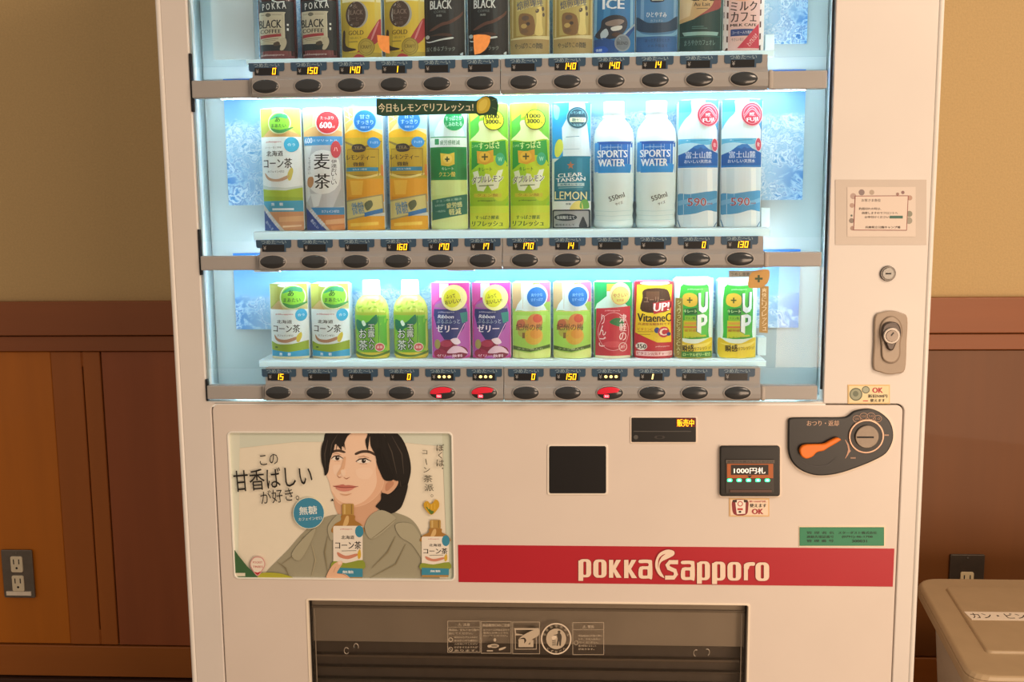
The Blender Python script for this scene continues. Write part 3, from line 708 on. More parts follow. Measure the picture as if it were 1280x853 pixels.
def d_barley(p):
    p.rect(290, 100, 550, 272, '#dfe0a0'); p.poly([(300, 110), (370, 110), (360, 210), (310, 240), (300, 240)], '#d0d088'); p.sm([(300, 268), (330, 230), (400, 215), (520, 240), (540, 268)], '#eab878', 5)
    p.rect(290, 268, 550, 320, '#4a9cd4'); p.text('600', 314, 276, 362, 306, '#e6f2fa', .04); p.text('ミリリットル', 366, 286, 505, 298, '#e6f2fa', .02)
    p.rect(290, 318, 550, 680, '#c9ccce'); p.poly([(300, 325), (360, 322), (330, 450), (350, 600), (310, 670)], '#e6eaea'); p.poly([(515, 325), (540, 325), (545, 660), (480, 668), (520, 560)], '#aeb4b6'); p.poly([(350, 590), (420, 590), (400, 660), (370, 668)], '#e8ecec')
    p.rr(332, 345, 514, 592, 84, '#eef0ee', )
    p.text('麦', 374, 364, 462, 452, '#141618', .02); p.text('茶', 376, 478, 464, 562, '#141618', .02)
    p.text('伊達おいしい', 470, 398, 498, 540, '#30343a', .01, vert=True); p.text('すっきり香ばしい', 336, 384, 352, 480, '#5a5e62', .01, vert=True)
    p.sm([(336, 500), (366, 496), (370, 530), (352, 556), (332, 540)], '#c08a5c', 4)
    p.rect(290, 668, 560, 712, '#3f92cc'); p.text('カフェインゼロ', 418, 682, 510, 698, '#e6f2fa', .03)
    p.rect(290, 710, 560, 820, '#c87f4a'); p.poly([(440, 740), (545, 730), (545, 760), (440, 765)], '#e0ab7c'); p.poly([(470, 775), (545, 765), (545, 800), (480, 805)], '#d98f50')
    p.poly([(320, 630), (480, 815), (310, 815)], '#c8c4bc'); p.poly([(322, 668), (462, 812), (310, 812)], '#1f3f86')
    p.text('北海道産大麦使用', 330, 712, 450, 736, '#e9eef6', .03, rot=-48); p.text('香ばしい', 345, 752, 410, 770, '#c8d4ea', .03, rot=-48)
    def st(q):
        q.ell(448, 192, 66, 66, '#f2ece6'); q.ell(449, 192, 61, 61, '#d6343c'); q.text('たっぷり', 412, 158, 482, 176, '#fbe9e4', .03); q.text('600', 408, 190, 472, 224, '#ffffff', .06); q.text('ml', 474, 208, 488, 222, '#fbe9e4', .03)
        q.ell(494, 342, 26, 48, '#cc4450'); q.text('ハ', 484, 330, 504, 352, '#f4dcd8', .02)
    return st
def d_lemontea(p):
    p.rect(520, 100, 790, 290, '#e8d8a0'); p.poly([(540, 118), (592, 112), (592, 200), (545, 250)], '#d9b860')
    for a in ((545, 125, 585, 160), (545, 160, 590, 185), (560, 118, 575, 190), (545, 200, 590, 170)): p.line([(a[0], a[1]), (a[2], a[3])], 5, '#f0dfa8')
    p.poly([(600, 115), (760, 115), (760, 240), (700, 230), (600, 235)], '#a8d8ea')
    p.sm([(540, 285), (560, 245), (640, 235), (720, 250), (745, 285)], '#f0b41c', 4)
    p.rect(530, 282, 770, 520, '#cfae2c'); p.poly([(560, 345), (730, 345), (720, 500), (565, 500)], '#bf9a20')
    p.sm([(545, 300), (640, 330), (735, 300), (735, 310), (640, 342), (545, 310)], '#8c7638', 4)
    p.sm([(582, 340), (596, 320), (640, 318), (664, 340), (650, 360), (600, 362)], '#3a3028', 4); p.text('TEA', 598, 330, 648, 348, '#8d7c58', .02)
    p.text('レモンティー', 552, 378, 712, 406, '#3b2f14', .035); p.text('微糖', 590, 418, 655, 440, '#4a3c18', .03)
    p.poly([(548, 446), (728, 446), (728, 468), (548, 468)], '#2f86a8'); p.text('はちみつ使用', 588, 452, 668, 463, '#cfe6ee', .02)
    p.frame(556, 344, 732, 492, 3, '#7a6420'); p.sm([(550, 480), (640, 500), (740, 480), (740, 490), (640, 512), (550, 492)], '#e6d27c', 4)
    p.rect(530, 510, 770, 640, '#e8a41a'); p.poly([(570, 520), (650, 520), (640, 600), (580, 600)], '#f2bc3c'); p.rect(555, 612, 750, 640, '#d98f12')
    p.rect(530, 720, 770, 810, '#eba81c'); p.poly([(570, 760), (730, 752), (730, 770), (570, 778)], '#f8cc50')
    p.poly([(540, 632), (752, 596), (760, 700), (540, 746)], '#a89a66'); p.poly([(546, 640), (746, 604), (752, 694), (546, 736)], '#d9cd84')
    p.text('微糖', 580, 640, 652, 710, '#6f98b4', .03, rot=8); p.sm([(655, 650), (690, 630), (700, 660), (670, 690)], '#5f6a4a', 3); p.text('やさしい甘さ', 600, 656, 660, 668, '#3c4a58', .03, rot=8)
    p.poly([(655, 700), (752, 676), (752, 700), (655, 724)], '#2f78b8'); p.poly([(742, 430), (760, 440), (758, 500), (742, 490)], '#e08a3c')
    def st(q):
        q.ell(658, 190, 64, 62, '#9fd6ee'); q.ell(658, 190, 60, 58, '#1f78c4'); q.text('甘さ', 632, 156, 686, 180, '#bfe2f6', .02); q.text('すっきり', 614, 186, 704, 210, '#bfe2f6', .02); q.text('微糖です', 636, 220, 686, 232, '#bfe2f6', .01)
        q.ell(706, 310, 34, 30, '#2b86c8'); q.text('すっきり', 686, 302, 728, 316, '#bfe2f6', .02)
    return st
def d_kuensan(p):
    p.rect(110, 100, 345, 285, '#bfe6e2'); p.sm([(150, 280), (165, 210), (200, 180), (260, 180), (300, 220), (310, 280)], '#e2f4f0', 4)
    p.rect(110, 278, 345, 340, '#e9f4ec'); p.rr(146, 290, 172, 322, 3, '#2f9a5c'); p.text('疲労感軽減', 178, 298, 292, 324, '#3c8a5c', .02); p.rect(118, 278, 340, 284, '#5fae7c')
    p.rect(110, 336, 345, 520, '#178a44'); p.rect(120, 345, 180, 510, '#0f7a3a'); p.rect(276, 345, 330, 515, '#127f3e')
    p.poly([(180, 370), (230, 376), (262, 366), (262, 432), (228, 444), (184, 438)], '#e3c23c'); p.ell(222, 402, 26, 26, '#eed060')
    p.rect(206, 400, 234, 408, '#1f4a2c'); p.rect(216, 390, 224, 418, '#1f4a2c'); p.text('キレート', 188, 448, 256, 466, '#bfe2c0', .03); p.text('クエン酸', 170, 474, 266, 502, '#f2d860', .02)
    p.rect(110, 520, 345, 640, '#cfe690'); p.rect(125, 526, 320, 606, '#d9ee9c'); p.rect(110, 700, 345, 820, '#dcea9c')
    p.poly([(126, 632), (330, 600), (330, 712), (126, 748)], '#2f7866'); p.text('クエン酸と働き', 150, 626, 300, 640, '#a8d0c0', .02, rot=6)
    p.text('疲労感', 214, 645, 302, 676, '#e2e6a0', .04, rot=5); p.text('軽減', 228, 680, 296, 716, '#e2e6a0', .04, rot=5); p.text('日常生活の', 145, 656, 205, 668, '#a8d0c0', .02, rot=6); p.text('一時的な', 148, 690, 208, 702, '#a8d0c0', .02, rot=6)
    def st(q):
        q.ell(260, 190, 62, 58, '#d9f0d8'); q.ell(260, 192, 58, 54, '#179a55'); q.text('すっぱさが', 212, 164, 306, 190, '#d4f4dc', .02, rot=4); q.text('しみわたる', 214, 198, 306, 222, '#d4f4dc', .02, rot=4)
    return st
def d_wlemon(p):
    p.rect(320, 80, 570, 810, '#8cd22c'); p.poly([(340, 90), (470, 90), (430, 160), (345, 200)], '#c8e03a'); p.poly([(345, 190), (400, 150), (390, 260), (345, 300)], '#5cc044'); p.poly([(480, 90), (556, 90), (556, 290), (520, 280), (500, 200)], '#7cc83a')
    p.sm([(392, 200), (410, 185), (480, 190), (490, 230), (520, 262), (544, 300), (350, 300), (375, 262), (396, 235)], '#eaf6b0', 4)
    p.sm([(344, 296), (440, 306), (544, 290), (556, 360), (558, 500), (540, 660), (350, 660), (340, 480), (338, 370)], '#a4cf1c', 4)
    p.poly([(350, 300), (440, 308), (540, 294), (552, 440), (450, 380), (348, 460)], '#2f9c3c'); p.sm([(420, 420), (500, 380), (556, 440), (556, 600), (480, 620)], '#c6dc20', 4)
    p.text('こっちも', 352, 318, 388, 332, '#d4f0b0', .02, rot=4); p.text('すっぱさ', 392, 302, 508, 342, '#dff4a4', .04, rot=3)
    p.poly([(380, 352), (430, 358), (474, 346), (476, 412), (430, 430), (384, 420)], '#e0a42a'); p.ell(426, 386, 32, 30, '#eab83c'); p.rect(408, 382, 444, 390, '#4a4a1c'); p.rect(422, 368, 430, 404, '#4a4a1c')
    p.text('キレート', 388, 444, 466, 466, '#2e6a1c', .03)
    p.poly([(356, 470), (386, 462), (404, 530), (430, 480), (452, 484), (470, 530), (500, 462), (528, 456), (500, 560), (466, 574), (442, 540), (418, 578), (384, 574)], '#eef2d4')
    p.outl('ダブルレモン', 352, 490, 526, 530, '#17201a', '#f0f4dc', 3, rot=4, slant=.15)
    p.line([(392, 548), (476, 544)], 5, '#5a7a1c'); p.rect(362, 590, 520, 612, '#d0cc30'); p.text('クエン酸', 380, 592, 500, 608, '#a88a18', .02); p.text('pokkasapporo', 386, 626, 484, 636, '#4a6a1c', .03)
    p.rect(330, 660, 570, 700, '#cfe43c'); p.rect(330, 700, 570, 806, '#d6e03c')
    p.text('すっぱさ酵素', 370, 714, 506, 736, '#2c6a2c', .035); p.text('リフレッシュ', 350, 746, 528, 776, '#235c26', .05, slant=.1)
    def st(q):
        q.ell(476, 184, 58, 56, '#2e3a14'); q.ell(476, 184, 54, 52, '#e3dc2c'); q.text('クエン酸', 452, 140, 498, 150, '#2c3414', .02); q.text('1000', 432, 152, 506, 176, '#1f2410', .05); q.text('3000', 432, 180, 502, 204, '#1f2410', .05); q.text('mg', 506, 196, 518, 206, '#1f2410', .03)
        q.ell(512, 400, 26, 36, '#36a878'); q.text('W', 500, 388, 524, 412, '#9fe0c0', .02)
    return st
def d_tansan(p):
    p.rect(790, 80, 1035, 400, '#2f9ede'); p.poly([(905, 88), (990, 88), (1010, 260), (1024, 390), (868, 390), (862, 230), (900, 160)], '#dff0f4'); p.sm([(815, 100), (850, 120), (840, 180), (820, 170)], '#7cc8ee', 4)
    p.line([(884, 282), (960, 278)], 4, '#7aa8b8'); p.line([(870, 350), (960, 348)], 3, '#9cc0cc')
    p.sm([(822, 330), (840, 296), (862, 300), (868, 350), (842, 392), (822, 380)], '#e2e45a', 4)
    p.poly([(818, 420), (862, 388), (1020, 388), (1020, 640), (816, 640)], '#1f7f98'); p.rect(945, 400, 975, 640, '#2a8ca6'); p.rect(816, 580, 1020, 640, '#1a7088')
    p.poly([(910+22*(1 if k % 2 == 0 else .42)*math.sin(k*math.pi/5), 440-24*(1 if k % 2 == 0 else .42)*math.cos(k*math.pi/5)) for k in range(10)], '#b87a54')
    p.text('CLEAR', 838, 482, 976, 504, '#eef6f6', .035, rot=3); p.text('TANSAN', 828, 508, 992, 530, '#eef6f6', .035, rot=3)
    p.rect(836, 538, 986, 556, '#b9d8dc'); p.text('炭酸水レモン', 850, 541, 970, 553, '#2a7a90', .03); p.line([(840, 566), (980, 563)], 4, '#8fc0c8')
    p.text('LEMON', 820, 586, 1000, 632, '#f2eeb4', .01, rot=-1)
    p.rect(800, 640, 1030, 700, '#e8f2f0'); p.sm([(905, 690), (925, 650), (965, 640), (975, 690)], '#e6dc7c', 4); p.sm([(962, 680), (968, 640), (1000, 632), (1012, 680)], '#6fb454', 4); p.text('無糖', 882, 650, 910, 662, '#3a6a7a', .02)
    p.rr(806, 688, 1020, 796, 10, '#1f3440'); p.rr(814, 696, 1010, 788, 6, '#9fa4a8'); p.ell(880, 732, 64, 20, '#1f3440'); p.text('強炭酸仕立て', 830, 722, 930, 742, '#d4dce0', .03)
    p.text('飲用水として', 822, 768, 930, 780, '#2a3440', .03); p.sm([(955, 788), (965, 750), (978, 728), (990, 752), (1000, 788)], '#22303c', 3)
    def st(q):
        q.ell(950, 175, 62, 62, '#8fb8c4'); q.ell(950, 175, 58, 58, '#1a4454'); q.ring(950, 175, 50, 50, 3, '#5c9aa4'); q.text('レモン果汁', 914, 140, 986, 156, '#8cc0c8', .02); q.rr(906, 174, 998, 200, 8, '#dce4b8'); q.text('糖ゼロ', 920, 178, 984, 196, '#1a4454', .03); q.text('強炭酸', 926, 208, 974, 222, '#8cc0c8', .02)
    return st
def d_sports(p):
    p.rect(50, 310, 290, 480, '#1a6fc4'); p.rect(50, 430, 290, 480, '#2b90d8'); p.rect(50, 306, 290, 322, '#1f58a8'); p.rect(62, 312, 84, 474, '#4aa0e0')
    p.text('pokkasapporo', 106, 332, 208, 344, '#a8d0ee', .02)
    p.text('SPORTS', 78, 354, 244, 394, '#eef6fa', .04); p.text('WATER', 84, 404, 230, 444, '#eef6fa', .04)
    p.text('550ml', 142, 600, 232, 628, '#23323a', .02, rot=18); p.text('サイズ', 180, 642, 222, 658, '#23323a', .02, rot=18)
    for y in (690, 716, 742): p.line([(60, y), (160, y+6), (270, y)], 2.5, '#b8dce0')
def d_fuji(p):
    p.rect(525, 70, 785, 300, '#3fa4e0'); p.rect(525, 150, 785, 240, '#5cb4e6')
    p.sm([(608, 84), (680, 84), (682, 150), (720, 190), (750, 240), (752, 300), (536, 300), (540, 240), (570, 190), (606, 150)], '#dff2f6', 4)
    p.rect(525, 296, 785, 372, '#5fb8dc'); p.sm([(530, 330), (600, 318), (690, 330), (750, 320), (760, 380), (530, 380)], '#b4dcea', 3)
    p.line([(598, 308), (700, 304)], 5, '#3a9ac0')
    p.poly([(530, 386), (580, 366), (620, 336), (640, 330), (672, 330), (700, 352), (756, 376), (756, 452), (530, 452)], '#1f62ae'); p.poly([(612, 344), (640, 328), (672, 328), (692, 346), (670, 352), (655, 342), (638, 354)], '#2f7cc4')
    p.text('富士山麓', 572, 366, 718, 404, '#cfdff2', .015); p.text('おいしい天然水', 566, 410, 716, 430, '#dce8f6', .02); p.rect(530, 444, 756, 454, '#2a7cc0')
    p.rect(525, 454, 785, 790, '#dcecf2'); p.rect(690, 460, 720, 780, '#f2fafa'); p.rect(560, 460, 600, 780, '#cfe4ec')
    p.sm([(530, 604), (590, 600), (650, 592), (700, 586), (756, 592), (756, 694), (690, 690), (620, 708), (560, 714), (530, 706)], '#4f9ccc', 4)
    p.sm([(530, 640), (600, 626), (680, 640), (756, 620), (756, 640), (680, 664), (600, 650), (530, 664)], '#7cb8dc', 4)
    p.text('590', 582, 622, 682, 666, '#e8e4e8', .055); p.text('590', 582, 622, 682, 666, '#a23a4a', .01); p.text('ml', 690, 648, 716, 658, '#a23a4a', .02)
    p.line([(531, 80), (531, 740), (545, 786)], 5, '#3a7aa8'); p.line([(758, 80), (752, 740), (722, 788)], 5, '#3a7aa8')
    def st(q):
        q.ell(700, 166, 66, 66, '#e8b8c0'); q.ell(700, 166, 61, 61, '#c22c46'); q.ring(700, 166, 52, 52, 3, '#e8a0aa')
        for k in range(2): q.line([(652, 172+k*12), (684, 134+k*12), (700, 126+k*12), (716, 134+k*12), (748, 172+k*12)], 3.5, '#e8a8b0')
        q.text('MT.', 686, 158, 716, 176, '#fae4e6', .05); q.text('FUJI', 668, 184, 734, 210, '#fae4e6', .05, rot=6)
        q.ell(736, 330, 20, 38, '#f0d4d8'); q.ell(736, 330, 17, 34, '#c84458'); q.text('軟', 728, 318, 744, 342, '#f4dcd8', .01)
    return st
R2 = 'sample bottles on the middle shelf'
zt = 1.3585
drink('corn_tea_bottle', 1, 354, 52, zt, (76, 295, 108, 84, 315, 800), d_corntea_big, 'tall white and lime corn tea sample, far left of the middle shelf', 'bottle', R2)
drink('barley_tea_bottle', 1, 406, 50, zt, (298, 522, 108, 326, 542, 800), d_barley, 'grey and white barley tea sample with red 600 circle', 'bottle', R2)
o = drink('lemon_tea_bottle', 1, 456.5, 49, zt, (534, 748, 112, 548, 764, 800), d_lemontea, 'amber lemon tea sample with blue circle, left one beside the barley tea', 'bottle', R2)
clone(o, 1, 511, 'amber lemon tea sample with blue circle, right one under the green banner')
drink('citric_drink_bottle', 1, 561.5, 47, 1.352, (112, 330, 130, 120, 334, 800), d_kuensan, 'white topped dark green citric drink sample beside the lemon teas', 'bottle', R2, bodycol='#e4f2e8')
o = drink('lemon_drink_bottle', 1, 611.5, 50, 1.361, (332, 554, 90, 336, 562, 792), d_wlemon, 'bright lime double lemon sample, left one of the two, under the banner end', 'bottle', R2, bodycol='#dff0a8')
clone(o, 1, 662.5, 'bright lime double lemon sample, right one of the two, beside the blue CLEAR TANSAN')
drink('sparkling_water_bottle', 1, 714.5, 49, 1.361, (805, 1028, 88, 804, 1022, 796), d_tansan, 'blue and white CLEAR TANSAN lemon sparkling water sample', 'bottle', R2)
BS = [(0, .88), (.03, .96), (.06, .96), (.10, .92), (.14, .96), (.18, .93), (.22, .97), (.43, .99), (.66, 1), (.70, .99), (.78, .90), (.83, .70), (.865, .52), (.87, .55), (.885, .55), (.89, .50), (.995, .50), (1, .47)]
o = drink('sports_water_bottle', 1, 767.5, 52, 1.362, (50, 288, 82, 60, 290, 790), d_sports, 'clear bottle with blue SPORTS WATER band, left one of the two', 'bottle', R2, BS, '#e2f6f6', (.89, '#f4fafa'))
clone(o, 1, 820.5, 'clear bottle with blue SPORTS WATER band, right one, beside the Mount Fuji waters')
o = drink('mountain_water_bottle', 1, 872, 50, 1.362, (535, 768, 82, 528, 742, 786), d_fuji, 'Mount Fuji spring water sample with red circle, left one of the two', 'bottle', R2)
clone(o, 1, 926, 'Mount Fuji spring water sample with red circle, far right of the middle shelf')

# ---- row 3 : crop G, H, I = x4.875 from (310,335), (510,335), (730,335)
def d_corntea_small(p):
    X = lambda x: x; 
    p.rect(110, 90, 400, 262, '#a8ad4a'); p.poly([(135, 108), (190, 108), (190, 200), (150, 240), (135, 240)], '#b4b858'); p.poly([(150, 256), (240, 170), (240, 110), (300, 110), (380, 256)], '#cdc88a')
    p.ell(235, 110, 45, 10, '#eef4f0'); p.poly([(120, 262), (150, 250), (200, 200), (230, 256), (260, 262)], '#c8a870')
    p.rect(110, 256, 400, 478, '#eaf4f4')
    p.text('pokkasapporo', 182, 280, 290, 292, '#c04048', .03)
    p.text('北海道', 190, 320, 284, 342, '#23282a', .03); p.text('コーン茶', 166, 350, 330, 398, '#1b2022', .03); p.text('カフェインゼロ', 194, 410, 292, 422, '#5d6460', .03)
    p.sm([(176, 412), (200, 436), (250, 442), (310, 424), (314, 440), (260, 460), (205, 456), (180, 436)], '#b98a6c', 4); p.sm([(314, 420), (336, 396), (342, 420), (328, 456), (314, 452)], '#d8c640', 4)
    p.sm([(140, 452), (200, 470), (290, 468), (400, 448), (400, 515), (140, 515)], '#93ac2c', 4); p.ell(190, 490, 10, 5, '#4a6a1c')
    p.poly([(140, 506), (270, 518), (400, 500), (400, 548), (140, 552)], '#2f9cc8'); p.text('無', 212, 522, 230, 540, '#e8f6fa', .03); p.text('糖', 264, 522, 282, 540, '#e8f6fa', .03)
    p.rect(140, 546, 400, 566, '#d8cfa4'); p.ell(334, 290, 32, 38, '#2fa8d2'); p.text('合う', 316, 282, 352, 298, '#d9f2f8', .02)
    return lambda q: sticker_lime(q, 284, 180, 76)
def d_greentea(p):
    for k in range(26):
        a = random.random; x = 655+a()*200; y = 185+a()*85; p.layer = 1; p.ell(x, y, 16, 6, ['#b4cc3c', '#8cb030', '#d4dc70', '#a0c038'][k % 4], 10, rot=a()*180)
    p.layer = 2; p.rect(640, 272, 870, 292, '#a8b43c'); p.rect(640, 292, 870, 540, '#7cc23c'); p.poly([(790, 300), (860, 300), (860, 500), (810, 470)], '#5cb03a'); p.poly([(650, 420), (690, 400), (700, 530), (650, 530)], '#94c848')
    p.sm([(655, 320), (720, 340), (770, 300), (790, 290), (790, 345), (720, 375), (690, 400), (655, 380)], '#1f7a58', 4); p.sm([(690, 335), (705, 325), (720, 350), (704, 362)], '#dfeee0', 4)
    p.line([(800, 296), (800, 470)], 4, '#2a7a3c')
    for ch, x0, y0, x1, y1 in (('お', 672, 382, 722, 440), ('茶', 668, 452, 728, 516), ('玉', 734, 350, 776, 388), ('露', 734, 392, 776, 432), ('入', 736, 436, 774, 472), ('り', 742, 476, 768, 512)): p.outl(ch, x0, y0, x1, y1, '#eef6ea', '#174a32')
    p.ell(806, 497, 30, 28, '#eedcd4'); p.ell(806, 497, 26, 24, '#d05a5a'); p.text('茶葉', 788, 488, 824, 506, '#f4e4dc', .02)
    p.rect(640, 530, 870, 580, '#dcc83c'); p.sm([(640, 520), (700, 540), (780, 545), (870, 520), (870, 535), (780, 560), (700, 556), (640, 538)], '#5a7a2c', 4)
def d_jelly(p):
    p.rect(130, 95, 390, 575, '#d03c94'); p.poly([(135, 98), (190, 98), (188, 200), (150, 240), (138, 200)], '#dc5caa')
    p.rect(192, 104, 250, 190, '#dfe2e6'); p.sm([(158, 260), (190, 210), (250, 195), (330, 210), (365, 260), (368, 480), (350, 560), (170, 560), (155, 480)], '#b85cb4', 4)
    p.sm([(165, 250), (200, 222), (250, 210), (320, 225), (350, 260)], '#a8809c', 4)
    p.poly([(158, 262), (356, 258), (362, 300), (340, 380), (290, 450), (225, 450), (178, 380), (156, 300)], '#2e3a78'); p.poly([(318, 285), (362, 280), (362, 340), (330, 350)], '#2f8a80')
    p.text('pokkasapporo', 186, 274, 286, 286, '#c8cce4', .02); p.text('Ribbon', 186, 296, 282, 318, '#e6e8f2', .05, slant=.2); p.text('ぷるぷふっと', 176, 324, 318, 350, '#9fb4c8', .03)
    p.text('ゼリー', 176, 358, 306, 404, '#fdf4fa', .06)
    p.ell(245, 500, 58, 50, '#8e1f3c'); p.ell(200, 540, 40, 30, '#a22848'); p.ell(310, 530, 50, 40, '#7c1a38'); p.ell(235, 475, 36, 20, '#b43c58'); p.ell(182, 480, 18, 30, '#a8a054')
    p.sm([(240, 530), (280, 490), (330, 500), (360, 540), (320, 530), (280, 535)], '#e8c4d4', 4); p.sm([(262, 450), (300, 440), (320, 470), (290, 480)], '#f0dce6', 4); p.line([(300, 440), (345, 350)], 4, '#e8b4dc')
    p.text('ゼリー飲料', 180, 542, 330, 560, '#f4d0dc', .03)
    def st(q):
        q.ell(284, 190, 78, 80, '#eee89c'); q.ell(272, 194, 52, 56, '#e0dc2c'); q.text('ふって', 236, 168, 292, 192, '#1c1c14', .03, rot=8); q.text('おいしい!', 230, 200, 326, 226, '#1c1c14', .04, rot=8)
    return st
def d_plum(p):
    p.rect(630, 95, 870, 575, '#9cc45a'); p.rect(630, 95, 700, 260, '#c4a878'); p.rect(800, 95, 870, 220, '#cc6c94'); p.poly([(684, 100), (760, 100), (764, 185), (830, 240), (850, 280), (650, 280), (665, 235), (690, 200)], '#e0eee8')
    p.sm([(645, 285), (750, 278), (860, 285), (862, 480), (848, 560), (652, 560), (642, 480)], '#a9d85c', 4); p.poly([(660, 300), (840, 300), (836, 340), (664, 340)], '#b8de74')
    p.line([(650, 276), (855, 272)], 4, '#d8c878')
    p.ell(705, 365, 44, 44, '#d09c54'); p.ell(690, 350, 26, 26, '#c46c4c'); p.ell(775, 335, 46, 46, '#d88c4c'); p.ell(790, 318, 28, 26, '#d0543c'); p.ell(705, 405, 32, 28, '#b8b44c'); p.ell(768, 425, 54, 54, '#dcb040'); p.ell(780, 412, 34, 30, '#e09a3c')
    p.text('紀州の梅', 660, 350, 818, 392, '#6a4a34', .02); p.rect(700, 405, 716, 440, '#8a6a3c')
    p.poly([(640, 486), (750, 504), (862, 480), (862, 500), (750, 522), (640, 510)], '#4f6a30'); p.text('クエン酸入り', 672, 498, 820, 512, '#b8c88c', .02)
    p.rect(640, 530, 870, 575, '#dde87c'); p.sm([(640, 516), (750, 528), (862, 506), (862, 560), (640, 560)], '#d8e484', 4)
    def st(q):
        q.ell(786, 180, 66, 72, '#d8ecf4'); q.ell(784, 186, 60, 60, '#1f72c0'); q.text('爽やかな', 750, 164, 820, 184, '#8cc0ec', .02, rot=2); q.text('甘ずっぱさ', 748, 194, 822, 212, '#8cc0ec', .02, rot=2)
    return st
def d_apple(p):
    p.rect(40, 90, 300, 580, '#1f9c54'); p.poly([(130, 108), (190, 108), (190, 160), (250, 230), (280, 262), (60, 262), (70, 230), (130, 180)], '#cfe8d8'); p.rect(130, 105, 190, 150, '#e0ae44')
    p.poly([(68, 258), (280, 244), (284, 560), (70, 560)], '#c0303c'); p.ell(150, 410, 78, 84, '#cc3444'); p.ell(175, 480, 60, 20, '#d85058'); p.sm([(150, 340), (190, 315), (240, 330), (230, 370), (180, 360)], '#2c7a44', 4)
    p.text('pokkasapporo', 122, 264, 214, 276, '#f0b8b8', .02)
    p.text('りんご', 90, 290, 130, 500, '#f6dcd8', .02, vert=True); p.text('津軽の', 212, 290, 256, 460, '#f6dcd8', .02, vert=True)
    p.ell(235, 497, 26, 28, '#e8d4c4'); p.ell(235, 497, 22, 24, '#c8444c'); p.text('果汁', 222, 488, 248, 506, '#f0dcd0', .02); p.rect(70, 552, 280, 575, '#e2ddb4'); p.ring(176, 400, 95, 120, 3, '#e8b0b0')
    def st(q):
        q.ell(215, 165, 66, 70, '#e2e8a4'); q.ell(216, 178, 52, 54, '#d6cc70'); q.ring(216, 178, 56, 56, 3, '#d8705c'); q.text('やさしい', 172, 162, 262, 186, '#b84a44', .03, rot=4); q.text('果実感', 192, 198, 238, 214, '#c87c50', .03)
    return st
def d_vitaene(p):
    p.rect(300, 85, 550, 575, '#c42c38'); p.poly([(318, 110), (530, 110), (520, 290), (524, 470), (440, 470), (360, 430), (316, 410)], '#f2d02c'); p.ell(425, 100, 90, 12, '#e8eef0')
    p.sm([(352, 190), (352, 150), (386, 132), (470, 132), (510, 160), (512, 270), (350, 275)], '#4a2c1c', 4); p.rect(372, 150, 450, 200, '#6c4832'); p.text('ユーリー', 360, 184, 480, 222, '#9c7a64', .02)
    p.poly([(412, 222), (522, 206), (512, 268), (418, 292)], '#c42c38'); p.text('UP!', 418, 222, 510, 272, '#fbf4f0', .06, rot=4, slant=.15)
    p.text('VitaeneC', 326, 288, 522, 340, '#1c1810', .05); p.text('高濃度炭酸飲料です', 330, 346, 516, 362, '#a8441c', .03)
    p.text('ビタミンC', 330, 378, 412, 396, '#b8581c', .02); p.line([(328, 404), (418, 400)], 4, '#b88c1c'); p.line([(328, 420), (400, 418)], 4, '#b88c1c')
    p.ell(438, 392, 16, 18, '#2b3a7c'); p.ell(478, 404, 34, 34, '#c42c38'); p.text('C', 456, 382, 496, 426, '#fbe8d4', .06); p.ell(508, 418, 12, 12, '#2b3a7c')
    p.poly([(308, 410), (360, 430), (440, 468), (530, 472), (530, 520), (308, 520)], '#c42c38'); p.ell(352, 494, 32, 24, '#f4ece0'); p.text('350', 326, 480, 378, 508, '#1c1810', .05); p.text('pokkasapporo', 432, 488, 512, 500, '#f0c8c0', .02)
    p.rr(324, 524, 528, 554, 4, '#f2c8c4'); p.text('ビタミン元気チャージ', 330, 529, 522, 549, '#b8242c', .04)
